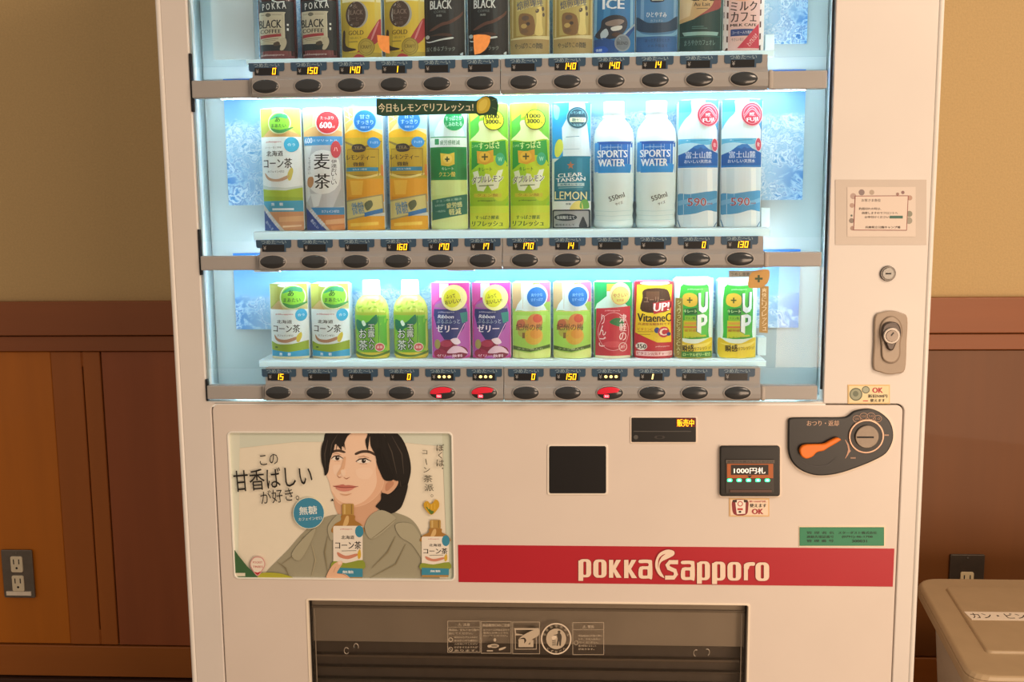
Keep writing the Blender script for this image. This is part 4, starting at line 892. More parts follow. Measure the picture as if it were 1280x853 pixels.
def d_up(p, second=False):
    p.rect(545, 65, 790, 575, '#cfeee4'); p.rr(562, 84, 778, 545, 18, '#e8f6ee')
    p.sm([(580, 122), (670, 112), (756, 120), (758, 400), (750, 440), (590, 440), (578, 400)], '#3cb03c', 3); p.poly([(600, 330), (700, 330), (745, 430), (600, 440)], '#c8cc2c'); p.rect(706, 130, 752, 420, '#5cc04c')
    p.ell(676, 106, 78, 8, '#d8e8e0'); p.text('pokkasapporo', 622, 132, 718, 143, '#c8e8c0', .02)
    p.sm([(596, 174), (640, 160), (680, 180), (680, 230), (640, 246), (594, 228)], '#dfb43c', 4); p.rect(618, 200, 652, 208, '#3a4a1c'); p.rect(631, 187, 639, 222, '#3a4a1c')
    p.poly([(600, 260), (680, 250), (684, 292), (606, 296)], '#1f6a34'); p.text('キレート', 600, 262, 680, 282, '#d4f0b0', .04)
    for dx, c in ((-6, '#1f5c50'), (0, '#f4faf6')):
        lay = p.layer; 
        p.poly([(690+dx, 162), (706+dx, 160), (706+dx, 232), (714+dx, 248), (726+dx, 250), (734+dx, 240), (736+dx, 156), (752+dx, 154), (752+dx, 256), (740+dx, 276), (716+dx, 284), (694+dx, 268)], c)
        p.poly([(684+dx, 296), (724+dx, 290), (748+dx, 304), (750+dx, 336), (736+dx, 358), (710+dx, 366), (710+dx, 412), (684+dx, 398)], c, holes=[[(710+dx, 312), (710+dx, 344), (728+dx, 338), (728+dx, 314)]])
    p.rect(606, 300, 676, 328, '#8cc83c'); p.text('クエン酸', 612, 306, 670, 322, '#2c6a2c', .02); p.rect(606, 340, 676, 354, '#e0a43c'); p.rect(600, 364, 680, 376, '#d87c3c'); p.text('疲労感', 606, 384, 676, 400, '#b8642c', .02); p.text('レモンゼリー', 610, 428, 740, 440, '#3c7a2c', .03)
    p.sm([(550, 440), (610, 466), (690, 470), (788, 440), (788, 560), (700, 566), (560, 560)], '#e6c82c', 4); p.sm([(560, 470), (640, 480), (740, 470), (780, 460), (740, 490), (640, 495)], '#f2de6c', 4)
    p.text('瞬感', 592, 480, 664, 524, '#1c1810', .05, rot=3); p.text('リフレッシュ!', 668, 492, 774, 514, '#2c2410', .03, rot=3)
def d_up_ribbon(p):
    d_up(p)
    p.rect(549, 192, 594, 560, '#8c7c34'); p.frame(549, 192, 594, 560, 3, '#b0a060'); p.text('シュワっとビタミンC入り', 560, 205, 582, 548, '#e2dc9c', .02, vert=True)
    p.rect(590, 522, 782, 560, '#3c7a2c'); p.text('ローヤルゼリー配合', 600, 530, 774, 552, '#c8e08c', .03)
R3 = 'sample bottles and cans on the lower shelf'
zt = 1.0815
o = drink('corn_tea_carton', 2, 362, 50, zt, (130, 362, 98, 160, 386, 562), d_corntea_small, 'small corn tea sample with lime circle, far left of the lower shelf', 'bottle', R3)
clone(o, 2, 413, 'small corn tea sample with lime circle, second on the lower shelf beside the green tea')
BG = [(0, .9), (.03, .98), (.10, 1), (.12, .97), (.20, 1), (.42, .985), (.58, 1), (.66, .97), (.74, .82), (.79, .6), (.805, .52), (.81, .54), (.985, .5), (1, .47)]
o = drink('green_tea_bottle', 2, 464, 45, 1.0855, (632, 858, 70, 640, 862, 572), d_greentea, 'green tea bottle with white cap, left one, second shelf end of the corn teas', 'bottle', R3, BG, '#c3cf62', (.805, '#f2f6f4'))
o['label'] = 'green tea bottle with white cap, left one, next to the corn tea'
clone(o, 2, 512.5, 'green tea bottle with white cap, right one, next to the pink grape jelly')
o = drink('grape_jelly_can', 2, 563.5, 50, zt, (134, 378, 98, 150, 374, 570), d_jelly, 'pink and purple grape jelly sample with yellow circle, left one beside the green tea', 'can', R3, bodycol='#f4d8e8')
clone(o, 2, 614.5, 'pink and purple grape jelly sample with yellow circle, right one beside the plum drink')
o = drink('plum_drink_bottle', 2, 664.5, 49, zt, (626, 870, 98, 648, 866, 565), d_plum, 'pale green plum drink sample with blue circle, left one beside the grape jelly', 'bottle', R3, bodycol='#dcecc0')
clone(o, 2, 715.5, 'pale green plum drink sample with blue circle, right one beside the apple drink')
drink('apple_drink_bottle', 2, 766.5, 49, zt, (48, 296, 92, 62, 292, 570), d_apple, 'red apple drink sample with green top and pale yellow circle', 'bottle', R3, bodycol='#f0dcd8')
drink('vitamin_drink_can', 2, 817.5, 49, 1.0815, (304, 540, 90, 316, 532, 570), d_vitaene, 'red and yellow VitaeneC drink can with black lettering', 'can', R3, bodycol='#d8484c')
drink('lemon_jelly_can', 2, 867, 49, 1.087, (542, 790, 68, 545, 786, 566), d_up_ribbon, 'green and yellow UP jelly can with an olive vertical ribbon strip', 'can', R3, bodycol='#d8f2ea', corner=.004)
drink('lemon_jelly_can', 2, 921.5, 49, 1.085, (542, 790, 72, 545, 786, 566), d_up, 'green and yellow UP jelly can, far right of the lower shelf', 'can', R3, bodycol='#d8f2ea', corner=.004)
# ================================================================ CARDS HUNG ON THE DISPLAY GLASS
def px_plate(name, pts, Y0, Y1, m, parent=None, bev=0.0, sc=1.0, ox=0, oy=0):
    return plate(name, [[at(ox+x/sc, oy+y/sc, Y0) for x, y in l] for l in pts], Y0, Y1, m, parent, bev)
bn = empty('lemon_banner', (at(545, 132, 0)[0], .002, at(545, 132, 0)[1])); tag(bn, 'dark green lemon refresh banner card hanging above the lemon tea samples', 'banner')
K = dict(sc=4.488, ox=510, oy=110)
outl = [(-178, 58), (-176, 150), (-140, 158), (200, 148), (380, 144), (400, 156), (470, 150), (498, 158), (508, 100), (500, 60), (470, 46), (430, 42), (400, 60), (380, 72), (0, 62), (-130, 60)]
px_plate('card', [outl], -.0005, .0005, mat('#254a37', .45, grain=.04), bn, **K)
d = decal('printed_lettering', -.0006, bn, 4.488, 510, 110)
d.text('今日もレモンでリフレッシュ!', -166, 84, 366, 134, '#e6e4c4', .03, rot=.6)
d.sm([(386, 118), (388, 82), (410, 58), (440, 50), (458, 64), (462, 96), (448, 130), (420, 142), (394, 140)], '#c6b43c', 4)
d.sm([(396, 112), (402, 82), (424, 64), (442, 66), (446, 88), (432, 118), (408, 130)], '#d8ca58', 4)
d.line([(470, 70), (492, 62), (500, 80)], 4, '#5a7a4c'); d.line([(474, 110), (496, 120)], 4, '#5a7a4c')
d.done()
gc = empty('lemon_pop_card', (at(948, 380, 0)[0], .002, at(948, 380, 0)[1])); tag(gc, 'gold card with a lemon badge and narrow vertical strip at the lower shelf right end', 'sign')
K = dict(sc=4.876, ox=730, oy=335)
px_plate('strip', [[(1074, 110), (1126, 112), (1120, 398), (1068, 394)]], .0000, .0006, mat('#b49658', .4, grain=.05), gc, **K)
px_plate('arm', [[(884, 18), (1040, 18), (1040, 54), (884, 58)]], .0001, .0007, mat('#a9aaa0', .4, grain=.05), gc, **K)
px_plate('badge', [smooth_loop([(1004, 118), (1004, 60), (1030, 24), (1080, 10), (1126, 12), (1132, 50), (1118, 92), (1080, 120), (1040, 124)], 4)], -.0010, -.0004, mat('#c89c54', .35, grain=.05), gc, **K)
d = decal('printed_lettering', -.0011, gc, 4.876, 730, 335)
d.rect(1042, 60, 1088, 72, '#3f5a3c'); d.rect(1059, 44, 1071, 88, '#3f5a3c')
d.text('爽快にリフレッシュ', 1084, 122, 1112, 384, '#f2e8c4', .03, vert=True); d.text('うめし重要', 896, 28, 1010, 48, '#555b58', .02)
d.done()
# orange reflections in the upper glass, put in as two small coloured plates
for c, lab in (([(996, 254), (1040, 258), (1084, 262), (1088, 388), (1064, 386), (1038, 372), (1016, 348), (1002, 310)], 'painted orange reflection on the top glass between the two gold cans'),
               ([(533, 256), (570, 250), (620, 252), (658, 262), (654, 300), (640, 335), (616, 366), (584, 388), (542, 398), (536, 340)], 'painted orange reflection on the top glass over the right black can')):
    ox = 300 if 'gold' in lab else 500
    s_ = px_plate('painted_reflection', [c], .0052, .0060, mat('#f4a45c', .35, grain=.08, scale=150), None, sc=5.818, ox=ox, oy=0)
    tag(s_, lab, 'reflection', 'painted orange reflections')
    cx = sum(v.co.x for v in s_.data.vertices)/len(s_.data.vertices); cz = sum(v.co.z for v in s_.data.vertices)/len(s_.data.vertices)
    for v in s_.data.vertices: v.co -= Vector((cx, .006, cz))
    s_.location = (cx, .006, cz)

# ================================================================ LOWER DOOR PANEL
LP = empty('lower_panel', (0, -.35, .6)); LP.parent = VM
PX0, PX1, PZ0, PZ1 = -.5108, -.1460, .5965, .8428
DX0, DX1, DZ0, DZ1 = -.3910, .3304, .22, .5602
plate('panel_sheet', [rrect(-.5347, .5612, .072, .8885, .0105, 6), rrect(PX0, PX1, PZ0, PZ1, .007, 5), rrect(DX0, DX1, DZ0, DZ1, .003, 3)], .0005, .022, mat('#dfd4cb', .38, grain=.02, scale=8), LP, .0018)
box('panel_backing', -.545, .575, .0223, .026, .06, .8925, DARKGAP, LP) if False else None
plate('seam_backing', [rrect(-.545, .575, .06, .892, 0), rrect(-.520, .545, .09, .880, 0)], .024, .027, mat('#a89d92', .6, grain=.03), LP)
# poster
PO = empty('advert_poster', (0, 0, .1)); PO.parent = LP
plate('poster_frame', [rrect(PX0-.0015, PX1+.0015, PZ0-.0015, PZ1+.0015, .008, 5), rrect(PX0+.0012, PX1-.0012, PZ0+.0012, PZ1-.0012, .006, 5)], -.0008, .016, mat('#efeee6', .3, grain=.01), PO, .0008)
box('poster_sheet', PX0, PX1, .0052, .0072, PZ0, PZ1, mat('#eee8d6', .3, grain=.01, coat=.3), PO)
d = decal('printed_picture', .0050, PO, 4.0, 270, 530)
S = d.sm
d.poly([(40, 30), (1210, 30), (1210, 120), (900, 90), (400, 90), (40, 130)], '#d6dfd2'); d.poly([(40, 30), (120, 30), (110, 800), (40, 800)], '#dfe5d6'); d.poly([(1130, 30), (1210, 30), (1210, 800), (1160, 800)], '#cdd6c4')
# back hair
S([(560, 30), (700, 20), (850, 25), (920, 60), (960, 140), (975, 230), (955, 320), (930, 400), (900, 440), (860, 450), (830, 440), (800, 400), (780, 300), (560, 200), (540, 120)], '#1f1b19', 6)
# shirt
S([(250, 745), (300, 690), (360, 630), (440, 540), (520, 480), (590, 455), (640, 470), (760, 520), (850, 440), (900, 445), (980, 480), (1030, 560), (1060, 700), (1060, 800), (240, 800)], '#a19e88', 6)
# neck
S([(590, 380), (620, 470), (680, 520), (760, 500), (810, 430), (830, 380), (800, 300), (640, 330)], '#d8ac8e', 5)
# ear
S([(820, 300), (850, 275), (890, 270), (912, 290), (895, 325), (865, 350), (835, 350)], '#dcae90', 5); S([(850, 300), (878, 285), (890, 300), (865, 330), (848, 335)], '#c48f72', 4)
# face
S([(552, 190), (548, 120), (590, 60), (700, 40), (800, 70), (838, 160), (840, 260), (836, 310), (812, 352), (770, 390), (720, 412), (670, 416), (625, 404), (598, 380), (578, 340), (566, 290), (552, 250)], '#f3d3ba', 6)
S([(800, 210), (830, 190), (838, 270), (834, 312), (810, 352), (770, 388), (720, 411), (680, 414), (740, 388), (786, 340), (804, 290)], '#e6bb9d', 5)
S([(578, 336), (598, 378), (626, 402), (670, 414), (650, 400), (610, 380), (590, 350)], '#e6bd9f', 4)
S([(585, 215), (600, 205), (632, 210), (650, 240), (618, 262), (592, 250)], '#f6dac4', 4); S([(700, 230), (760, 218), (785, 240), (760, 275), (715, 270)], '#f6d9c2', 4)
# brows
S([(562, 148), (585, 132), (620, 128), (648, 140), (640, 146), (610, 140), (580, 148), (565, 158)], '#4a3a30', 4)
S([(696, 146), (730, 132), (770, 134), (800, 152), (796, 160), (765, 146), (730, 146), (700, 156)], '#4a3a30', 4)
# eyes
for cx, cy, w_ in ((606, 172, 27), (738, 186, 36)):
    S([(cx-w_, cy+2), (cx-w_*.5, cy-10), (cx+w_*.3, cy-12), (cx+w_, cy+2), (cx+w_*.4, cy+10), (cx-w_*.4, cy+10)], '#f4ebe0', 4)
    d.ell(cx+1, cy-1, 10.5, 11, '#3a2a22'); d.ell(cx+1, cy-1, 5, 5.5, '#15100e'); d.ell(cx+4, cy-5, 2.6, 2.6, '#ffffff')
    d.line([(cx-w_-2, cy+3), (cx-w_*.55, cy-10), (cx+w_*.3, cy-13), (cx+w_+3, cy+1)], [3, 6, 6, 3], '#2a1e1a'); d.line([(cx-w_*.7, cy-20), (cx, cy-25), (cx+w_*.8, cy-16)], [1.5, 3, 1.5], '#b07e62'); d.line([(cx-w_*.5, cy+13), (cx+w_*.5, cy+13)], 2, '#c89a7c')
# nose
S([(640, 170), (650, 170), (640, 230), (612, 258), (606, 250), (626, 215)], '#e2b897', 4); d.line([(640, 268), (654, 275), (670, 266)], [2, 4, 2], '#a86f54'); d.line([(608, 258), (616, 268), (628, 266)], [2, 4, 2], '#a86f54'); S([(625, 235), (640, 228), (650, 250), (634, 262)], '#f5dbc4', 4)
# mouth
S([(588, 312), (615, 306), (636, 302), (648, 307), (668, 306), (706, 314), (672, 322), (645, 322), (612, 318)], '#c4766a', 4); S([(600, 318), (645, 322), (692, 319), (668, 334), (640, 337), (614, 331)], '#d68d80', 4); d.line([(586, 310), (610, 314), (645, 318), (680, 317), (712, 312)], [2, 3, 3, 3, 2], '#8a4238')
S([(620, 348), (650, 352), (680, 347), (660, 357), (640, 357)], '#d6a888', 3)
# front hair
S([(528, 180), (530, 110), (560, 50), (600, 30), (700, 28), (660, 60), (640, 110), (655, 128), (632, 112), (628, 130), (600, 100), (590, 130), (575, 170), (568, 200), (562, 240), (546, 258), (540, 225)], '#1f1b19', 5)
S([(690, 28), (830, 25), (915, 70), (960, 150), (972, 240), (940, 260), (910, 285), (880, 276), (850, 280), (830, 260), (805, 200), (800, 160), (775, 110), (770, 60), (760, 130), (748, 80), (770, 42)], '#1f1b19', 5)
S([(800, 150), (820, 120), (860, 200), (890, 270), (860, 285), (830, 262)], '#181412', 4)
for a in ([(880, 60), (930, 150), (940, 250)], [(840, 50), (880, 140), (905, 250)], [(560, 80), (545, 150), (548, 220)], [(610, 50), (580, 100), (572, 160)], [(920, 280), (930, 340), (900, 420)], [(870, 350), (870, 400), (850, 440)]): d.line(a, [1.5, 5, 1.5], '#4d453e')
S([(830, 345), (870, 352), (900, 330), (960, 300), (935, 400), (905, 435), (868, 450), (840, 445), (815, 425), (800, 410), (825, 380)], '#1f1b19', 5); d.poly([(575, 384), (584, 372), (590, 386)], '#1f1b19')
# loose strands of the fringe
for a in ([(640, 30), (612, 80), (600, 138)], [(660, 30), (640, 90), (648, 130)], [(600, 40), (572, 110), (566, 190)], [(770, 30), (752, 90), (764, 146)], [(800, 40), (790, 110), (806, 190)], [(820, 60), (830, 160), (862, 262)], [(850, 60), (872, 170), (900, 280)]): d.line(a, [8, 6, 1], '#1f1b19')
# collar and folds
S([(770, 460), (830, 430), (900, 470), (860, 520), (780, 575), (745, 520)], '#aeab94', 4); S([(590, 470), (620, 450), (640, 480), (600, 560), (575, 580), (560, 520)], '#aeab94', 4)
d.line([(780, 572), (830, 535), (900, 475)], [2, 4, 2], '#7f7860'); d.line([(560, 560), (545, 640), (560, 740)], [2, 6, 2], '#8c8468'); d.line([(440, 560), (400, 650), (330, 700)], [2, 5, 2], '#8c8468'); d.line([(900, 560), (860, 640), (780, 720)], [2, 7, 2], '#8c8468'); d.line([(950, 600), (900, 700), (770, 770)], [2, 6, 2], '#8c8468'); d.line([(310, 690), (350, 720), (370, 770)], [2, 6, 2], '#847c62'); d.line([(480, 600), (500, 680), (480, 760)], [2, 5, 2], '#b5ad90')
S([(900, 500), (980, 500), (1030, 580), (1040, 680), (980, 600), (920, 560)], '#adaa92', 4); S([(380, 650), (440, 570), (500, 520), (470, 600), (420, 680)], '#adaa92', 4)
def tea_bottle(x0, y0, k, ky):
    X = lambda a: x0+a*k; Y = lambda b: y0+b*ky
    d.rr(X(42), Y(0), X(98), Y(62), 6*k, '#b99650'); d.rect(X(50), Y(4), X(58), Y(56), '#d4b878'); d.rect(X(84), Y(4), X(90), Y(56), '#94743a')
    S([(X(40), Y(62)), (X(100), Y(62)), (X(104), Y(90)), (X(135), Y(115)), (X(140), Y(160)), (X(0), Y(160)), (X(4), Y(115)), (X(36), Y(90))], '#a87c3c', 4); S([(X(60), Y(70)), (X(74), Y(70)), (X(70), Y(110)), (X(44), Y(130))], '#d9b87c', 3)
    d.rr(X(0), Y(120), X(140), Y(375), 8*k, '#eee8dc')
    d.text('pokkasapporo', X(34), Y(134), X(90), Y(142), '#c04048', .03); d.ell(X(124), Y(150), 20*k, 28*k, '#3a8fb0')
    d.text('北海道', X(38), Y(172), X(100), Y(192), '#26282a', .03); d.text('コーン茶', X(10), Y(204), X(132), Y(246), '#1b1d20', .035); d.line([(X(40), Y(256)), (X(110), Y(254))], 3*k, '#8a8a80')
    S([(X(20), Y(262)), (X(60), Y(282)), (X(110), Y(270)), (X(114), Y(282)), (X(70), Y(300)), (X(28), Y(288))], '#d08c74', 4); S([(X(116), Y(268)), (X(128), Y(245)), (X(132), Y(285)), (X(120), Y(300))], '#d8b43c', 3)
    S([(X(0), Y(312)), (X(60), Y(322)), (X(140), Y(305)), (X(140), Y(360)), (X(0), Y(360))], '#8fa03c', 3); d.poly([(X(0), Y(345)), (X(140), Y(352)), (X(140), Y(400)), (X(0), Y(400))], '#3c8fae')
    d.text('無糖', X(44), Y(362), X(96), Y(378), '#e4f0f4', .04); d.rect(X(2), Y(398), X(138), Y(412), '#b08a4c')
tea_bottle(588, 398, 1.05, .92)
# hand round the held bottle
for pts in ([(556, 775), (562, 740), (590, 700), (625, 683), (634, 696), (618, 722), (606, 745), (610, 778)], [(560, 780), (580, 748), (640, 748), (668, 764), (672, 785)]): S(pts, '#e8bd9e', 5)
d.line([(608, 745), (640, 750), (666, 765)], [2, 3, 2], '#b98468'); d.line([(600, 712), (590, 740)], [2, 3], '#c9987a'); S([(612, 688), (628, 684), (630, 696), (616, 702)], '#f4d8c4', 3)
tea_bottle(1030, 478, .97, .69)
# corn heart, green corner, swash
S([(1078, 400), (1060, 384), (1042, 392), (1044, 418), (1078, 452), (1114, 418), (1116, 388), (1098, 376)], '#d0a42c', 4); S([(1050, 410), (1062, 430), (1078, 450), (1092, 436), (1078, 430)], '#5a7a34', 3)
for k in range(3): d.line([(1060+k*18, 396), (1064+k*16, 424)], 2, '#f0d060')
S([(85, 630), (120, 660), (170, 720), (230, 770), (220, 800), (80, 800)], '#3f6a44', 4); S([(220, 750), (260, 740), (340, 748), (400, 780), (220, 790)], '#b4b43c', 4)
S([(174, 695), (190, 666), (212, 660), (238, 668), (250, 698), (236, 730), (212, 758), (186, 730)], '#d8a4a0', 5); S([(178, 696), (192, 671), (212, 665), (234, 672), (245, 698), (232, 727), (212, 752), (190, 727)], '#f0e6d8', 5)
d.text('POCKET', 188, 684, 236, 694, '#c05050', .02); d.text('TREES', 188, 706, 238, 716, '#c05050', .02); S([(196, 736), (212, 740), (228, 734), (212, 752)], '#c02c38', 3); d.rect(98, 742, 150, 758, '#e6e0cc')
# words
T = d.text
T('この', 222, 150, 314, 202, '#1f1d1a', 0, 6); T('甘香ばしい', 92, 216, 484, 322, '#1a1815', .006, 5); T('が好き。', 226, 322, 418, 390, '#1f1d1a', 0, 7)
d.ell(467, 443, 79, 79, '#e8ecd8'); d.ell(467, 443, 76, 76, '#3f8fb4'); T('無糖', 420, 408, 508, 450, '#e9f2f0', .03, 4); T('カフェインゼロ', 416, 462, 532, 478, '#dcecec', .03, 4)
T('ぼくは、', 1104, 98, 1142, 250, '#4a4a3c', .01, vert=True); T('コーン茶派。', 1030, 128, 1090, 372, '#4a4a3c', .01, vert=True) if False else None
for ch, x, y, s_ in (('コ', 1034, 130, 24), ('ン', 1040, 214, 32), ('茶', 1040, 254, 44), ('派', 1046, 298, 44)): T(ch, x, y, x+s_, y+s_*.8, '#4a4a3c', .012)
d.line([(1050, 172), (1056, 202)], 4, '#4a4a3c'); d.ring(1082, 356, 6, 7, 2, '#4a4a3c')
d.done((PX0+.001, PX1-.001, PZ0+.001-.7+.0-.0, PZ1-.001))if False else d.done((PX0+.0008, PX1-.0008, PZ0-.7+.35+.0008+.0-.0 if False else PZ0-local(PO).z+.0008, PZ1-local(PO).z-.0008))

# brand band and lettering
x0, x1, z0, z1 = -.1391, .5570, .5936, .6566
box('logo_band', x0, x1, -.0003, .0012, z0, z1, mat('#b51d2e', .4, grain=.02, scale=12), LP, .0003)
d = decal('brand_lettering', -.0004, LP, 4.571, 700, 675)
LW = '#f2dcc8'
def glyph(ch, x0, y0, x1, y1, dark):
    """rounded heavy letters of the logo, drawn as strokes"""
    wd = (x1-x0)*.42; c = '#9c1c2a' if dark else LW; g = 4 if dark else 0; wd += g
    a, b = x0+(x1-x0)*.20, x1-(x1-x0)*.20; m = (y0+y1)/2; q = (x1-x0)*.19
    def st(pts, k=1.0): d.line(pts, wd*k, c)
    lay = d.layer
    if ch in 'po':
        d.poly(rrect(x0-g/2, x1+g/2, y0-g/2, (y1)+g/2, (x1-x0)*.34, 5), c, holes=[rrect(x0+wd*.92, x1-wd*.92, y0+14, y1-14, 6, 4)])
        if ch == 'p': d.rect(x0-g/2, y0+8, x0+wd*.9, y1+20+g/2, c)
    elif ch == 'k':
        d.rect(x0-g/2, y0-g/2, x0+wd*.85, y1+g/2, c)
        d.poly([(x1-wd*.95, y0-g/2), (x1+g/2, y0-g/2), (x0+wd*1.35, m), (x1+4+g/2, y1+g/2), (x1-wd*.9, y1+g/2), (x0+wd*.55, m)], c)
    elif ch == 'a':
        d.poly(smooth_loop([(x0+6, y0-g/2), (x1-10, y0-g/2), (x1+g/2, y0+18), (x1+g/2, y1+g/2), (x1-20, y1+g/2), (x0+14, y1+g/2), (x0-g/2, y1-20), (x0+8, y0+40), (x1-24, y0+36), (x1-26, y0+18), (x0+6, y0+18)], 3), c, holes=[rrect(x0+24, x1-26, y0+54, y1-16, 5, 3)])
    elif ch == 's':
        d.line([(x1-2, y0+9), (x0+28, y0+9), (x0+15, y0+26), (x0+22, y0+42), (x1-20, y0+58), (x1-14, y0+78), (x1-26, y1-9), (x0+2, y1-9)], 24+g, c)
    elif ch == 'r':
        d.rect(x0-g/2, y0+10, x0+wd*.9, y1+g/2, c); d.poly(smooth_loop([(x0-g/2, y0+36), (x0+4, y0+10), (x0+24, y0-g/2), (x1+g/2, y0-g/2), (x1+g/2, y0+18), (x0+34, y0+20), (x0+24, y0+40)], 3), c)
for dark in (1, 0):
    for ch, a, b, y0, y1 in (('p', 105, 178, 110, 214), ('o', 190, 266, 112, 216), ('k', 280, 348, 114, 216), ('k', 366, 436, 114, 218), ('a', 448, 526, 114, 220),
                             ('s', 598, 676, 118, 224), ('a', 690, 768, 120, 228), ('p', 782, 856, 122, 230), ('p', 868, 944, 124, 232), ('o', 956, 1034, 126, 232), ('r', 1050, 1110, 128, 230), ('o', 1116, 1194, 128, 234)):
        glyph(ch, a, y0, b, y1, dark)
    d.sm([(652, 66), (630, 56), (600, 58), (566, 78), (546, 118), (546, 160), (566, 200), (596, 216), (576, 180), (568, 150), (580, 124), (620, 104), (650, 86)] if not dark else [(658, 66), (632, 52), (598, 54), (562, 74), (541, 118), (541, 162), (562, 204), (602, 222), (582, 180), (574, 150), (584, 128), (622, 108), (656, 90)], LW if not dark else '#9c1c2a', 4)
d.sm([(560, 128), (566, 104), (584, 86), (602, 80), (580, 98), (566, 126), (560, 160)], '#9c1c2a', 4)
d.done()

# black square sensor window
px_plate('reader_rim', [rrect(684, 760, 556, 619, 3)], -.0010, .0008, mat('#efe6da', .4, grain=.01), LP, .0006)
px_plate('reader_window', [rrect(686.3, 757.7, 558, 617.2, 2.5)], -.0016, .0002, mat('#161619', .3, grain=.04), LP, .0006)
# status display
px_plate('display_rim', [rrect(787.6, 871.6, 521, 554.6, 1.8)], -.0010, .0008, mat('#efe0d0', .4, grain=.01), LP, .0006)
sdp = px_plate('status_display', [rrect(789.4, 870, 522.5, 553, 1.2)], -.0018, .0002, mat('#1b1b1c', .32, grain=.04), LP, .0006)
d = decal('display_lettering', -.0021, LP, 12.8, 780, 510)
d.rect(835, 166, 1145, 306, mat('#5a0808', emit=.3)); d.text('販売中', 850, 182, 1120, 300, mat('#ffb010', emit=1.3), .02); d.rect(150, 368, 1075, 384, '#4c4a48'); d.ell(190, 470, 36, 36, '#55524f')
d.text('0', 480, 440, 660, 500, '#3d3836'); d.done()
# bill reader
BR = empty('bill_reader', (at(937, 590)[0], .35-.35, at(937, 590)[1]-.6)); BR.parent = LP
K = dict(sc=7.75, ox=890, oy=550)
px_plate('rim', [rrect(66, 670, 50, 562, 30)], -.0010, .0008, mat('#efdfcf', .4, grain=.01), BR, .0006, **K)
px_plate('housing', [rrect(76, 660, 62, 550, 26)], -.0065, .0002, mat('#121213', .35, grain=.05), BR, .0020, **K)
px_plate('inset_tray', [rrect(132, 604, 200, 520, 12)], -.0078, -.0064, mat('#34302d', .35, grain=.05), BR, .0006, **K)
px_plate('bill_mouth', [rrect(170, 580, 486, 512, 6)], -.0092, -.0074, mat('#5a4038', .35, grain=.05), BR, .0006, **K)
d = decal('reader_lettering', -.0081, BR, 7.75, 890, 550)
d.rect(134, 194, 606, 228, '#5c544e'); d.text('紙幣のみ挿入してください', 150, 202, 590, 222, '#3a3430', .04)
d.rect(145, 232, 592, 372, '#b4612f'); d.rect(182, 242, 546, 340, '#241f1c'); d.text('1000円札', 212, 268, 516, 328, mat('#f4e4d4', emit=.55), .02); d.poly([(340, 345), (388, 345), (364, 372)], '#241f1c')
for k in range(5): d.rr(146+k*91, 376, 196+k*91, 408, 12, mat('#35e08c', emit=1.6)); d.ell(172+k*91, 392, 12, 8, mat('#c4ffe0', emit=2.2), 12)
d.done()
def sticker(name, x0, y0, x1, y1, col, sc, ox, oy, edge=None, Y=-.0004):
    s_ = px_plate(name, [[(x0, y0), (x1, y0), (x1, y1), (x0, y1)]], Y, .0012, col if not isinstance(col, str) else mat(col, .4, grain=.02), VM, 0, sc=sc, ox=ox, oy=oy)
    return s_
s_ = sticker('bill_sticker', 166, 568, 556, 744, '#e4bd86', 7.75, 890, 550)
d = decal('sticker_print', -.0005, s_, 7.75, 890, 550)
d.rect(178, 580, 544, 732, '#f2dcc4'); d.sm([(206, 585), (340, 585), (350, 660), (335, 720), (272, 734), (212, 720), (194, 660)], '#8c2c34', 4); d.poly([(222, 582), (326, 582), (322, 716), (240, 722)], '#f6ece0'); d.rect(200, 582, 240, 606, '#3a2420'); d.rect(308, 582, 344, 606, '#3a2420')
d.ring(273, 620, 26, 26, 8, '#c04848'); d.rect(246, 662, 298, 682, '#c04848'); d.ell(270, 698, 14, 10, '#3a2420'); d.text('新1000円札', 362, 588, 528, 606, '#b03038', .03); d.text('使えます', 366, 618, 526, 654, '#1f1b18', .05); d.text('OK', 388, 668, 494, 720, '#a82c38', .05); d.done()
# coin unit
CU = empty('coin_unit', (at(1050, 550)[0], .0, at(1050, 550)[1]-.6)); CU.parent = LP
K = dict(sc=8.0, ox=980, oy=500)
shape = smooth_loop([(42, 250), (44, 205), (74, 182), (200, 178), (420, 178), (580, 176), (640, 160), (700, 116), (780, 96), (870, 94), (960, 126), (1040, 190), (1080, 260), (1096, 350), (1080, 440), (1020, 540), (900, 610), (740, 676), (560, 736), (400, 760), (280, 750), (160, 700), (80, 620), (44, 520), (40, 380)], 5)
cxm = sum(p[0] for p in shape)/len(shape); cym = sum(p[1] for p in shape)/len(shape)
px_plate('rim', [[(cxm+(x-cxm)*1.022, cym+(y-cym)*1.04) for x, y in shape]], -.0012, .0008, mat('#efdfcd', .4, grain=.01), CU, .0006, **K)
px_plate('coin_plate', [shape], -.0060, .0002, mat('#15171a', .36, grain=.05), CU, .0022, **K)
c0 = lambda x, y, Y: at(980+x/8, 500+y/8, Y)
cx, cz = c0(824, 366, -.008)
mpx = .00016
cyl_y('slot_ring', cx, cz, 170*mpx, -.0088, -.0058, mat('#c8a48c', .35, .4, grain=.03), CU, 48, .0008)
cyl_y('slot_well', cx, cz, 154*mpx, -.0092, -.0086, mat('#1f1a19', .4, grain=.05), CU, 40)
cyl_y('coin_disc', cx, cz, 114*mpx, -.0125, -.0090, mat('#80756a', .42, .6, grain=.06, scale=120), CU, 40, .0012)
box('coin_slit', cx-98*mpx, cx+62*mpx, -.0130, -.0124, cz-.0016, cz+.0008, DARKGAP, CU)
lv = smooth_loop([(160, 520), (172, 478), (215, 455), (300, 450), (400, 446), (460, 416), (530, 386), (572, 402), (520, 440), (450, 480), (400, 512), (330, 530), (290, 570), (230, 592), (180, 570)], 5)
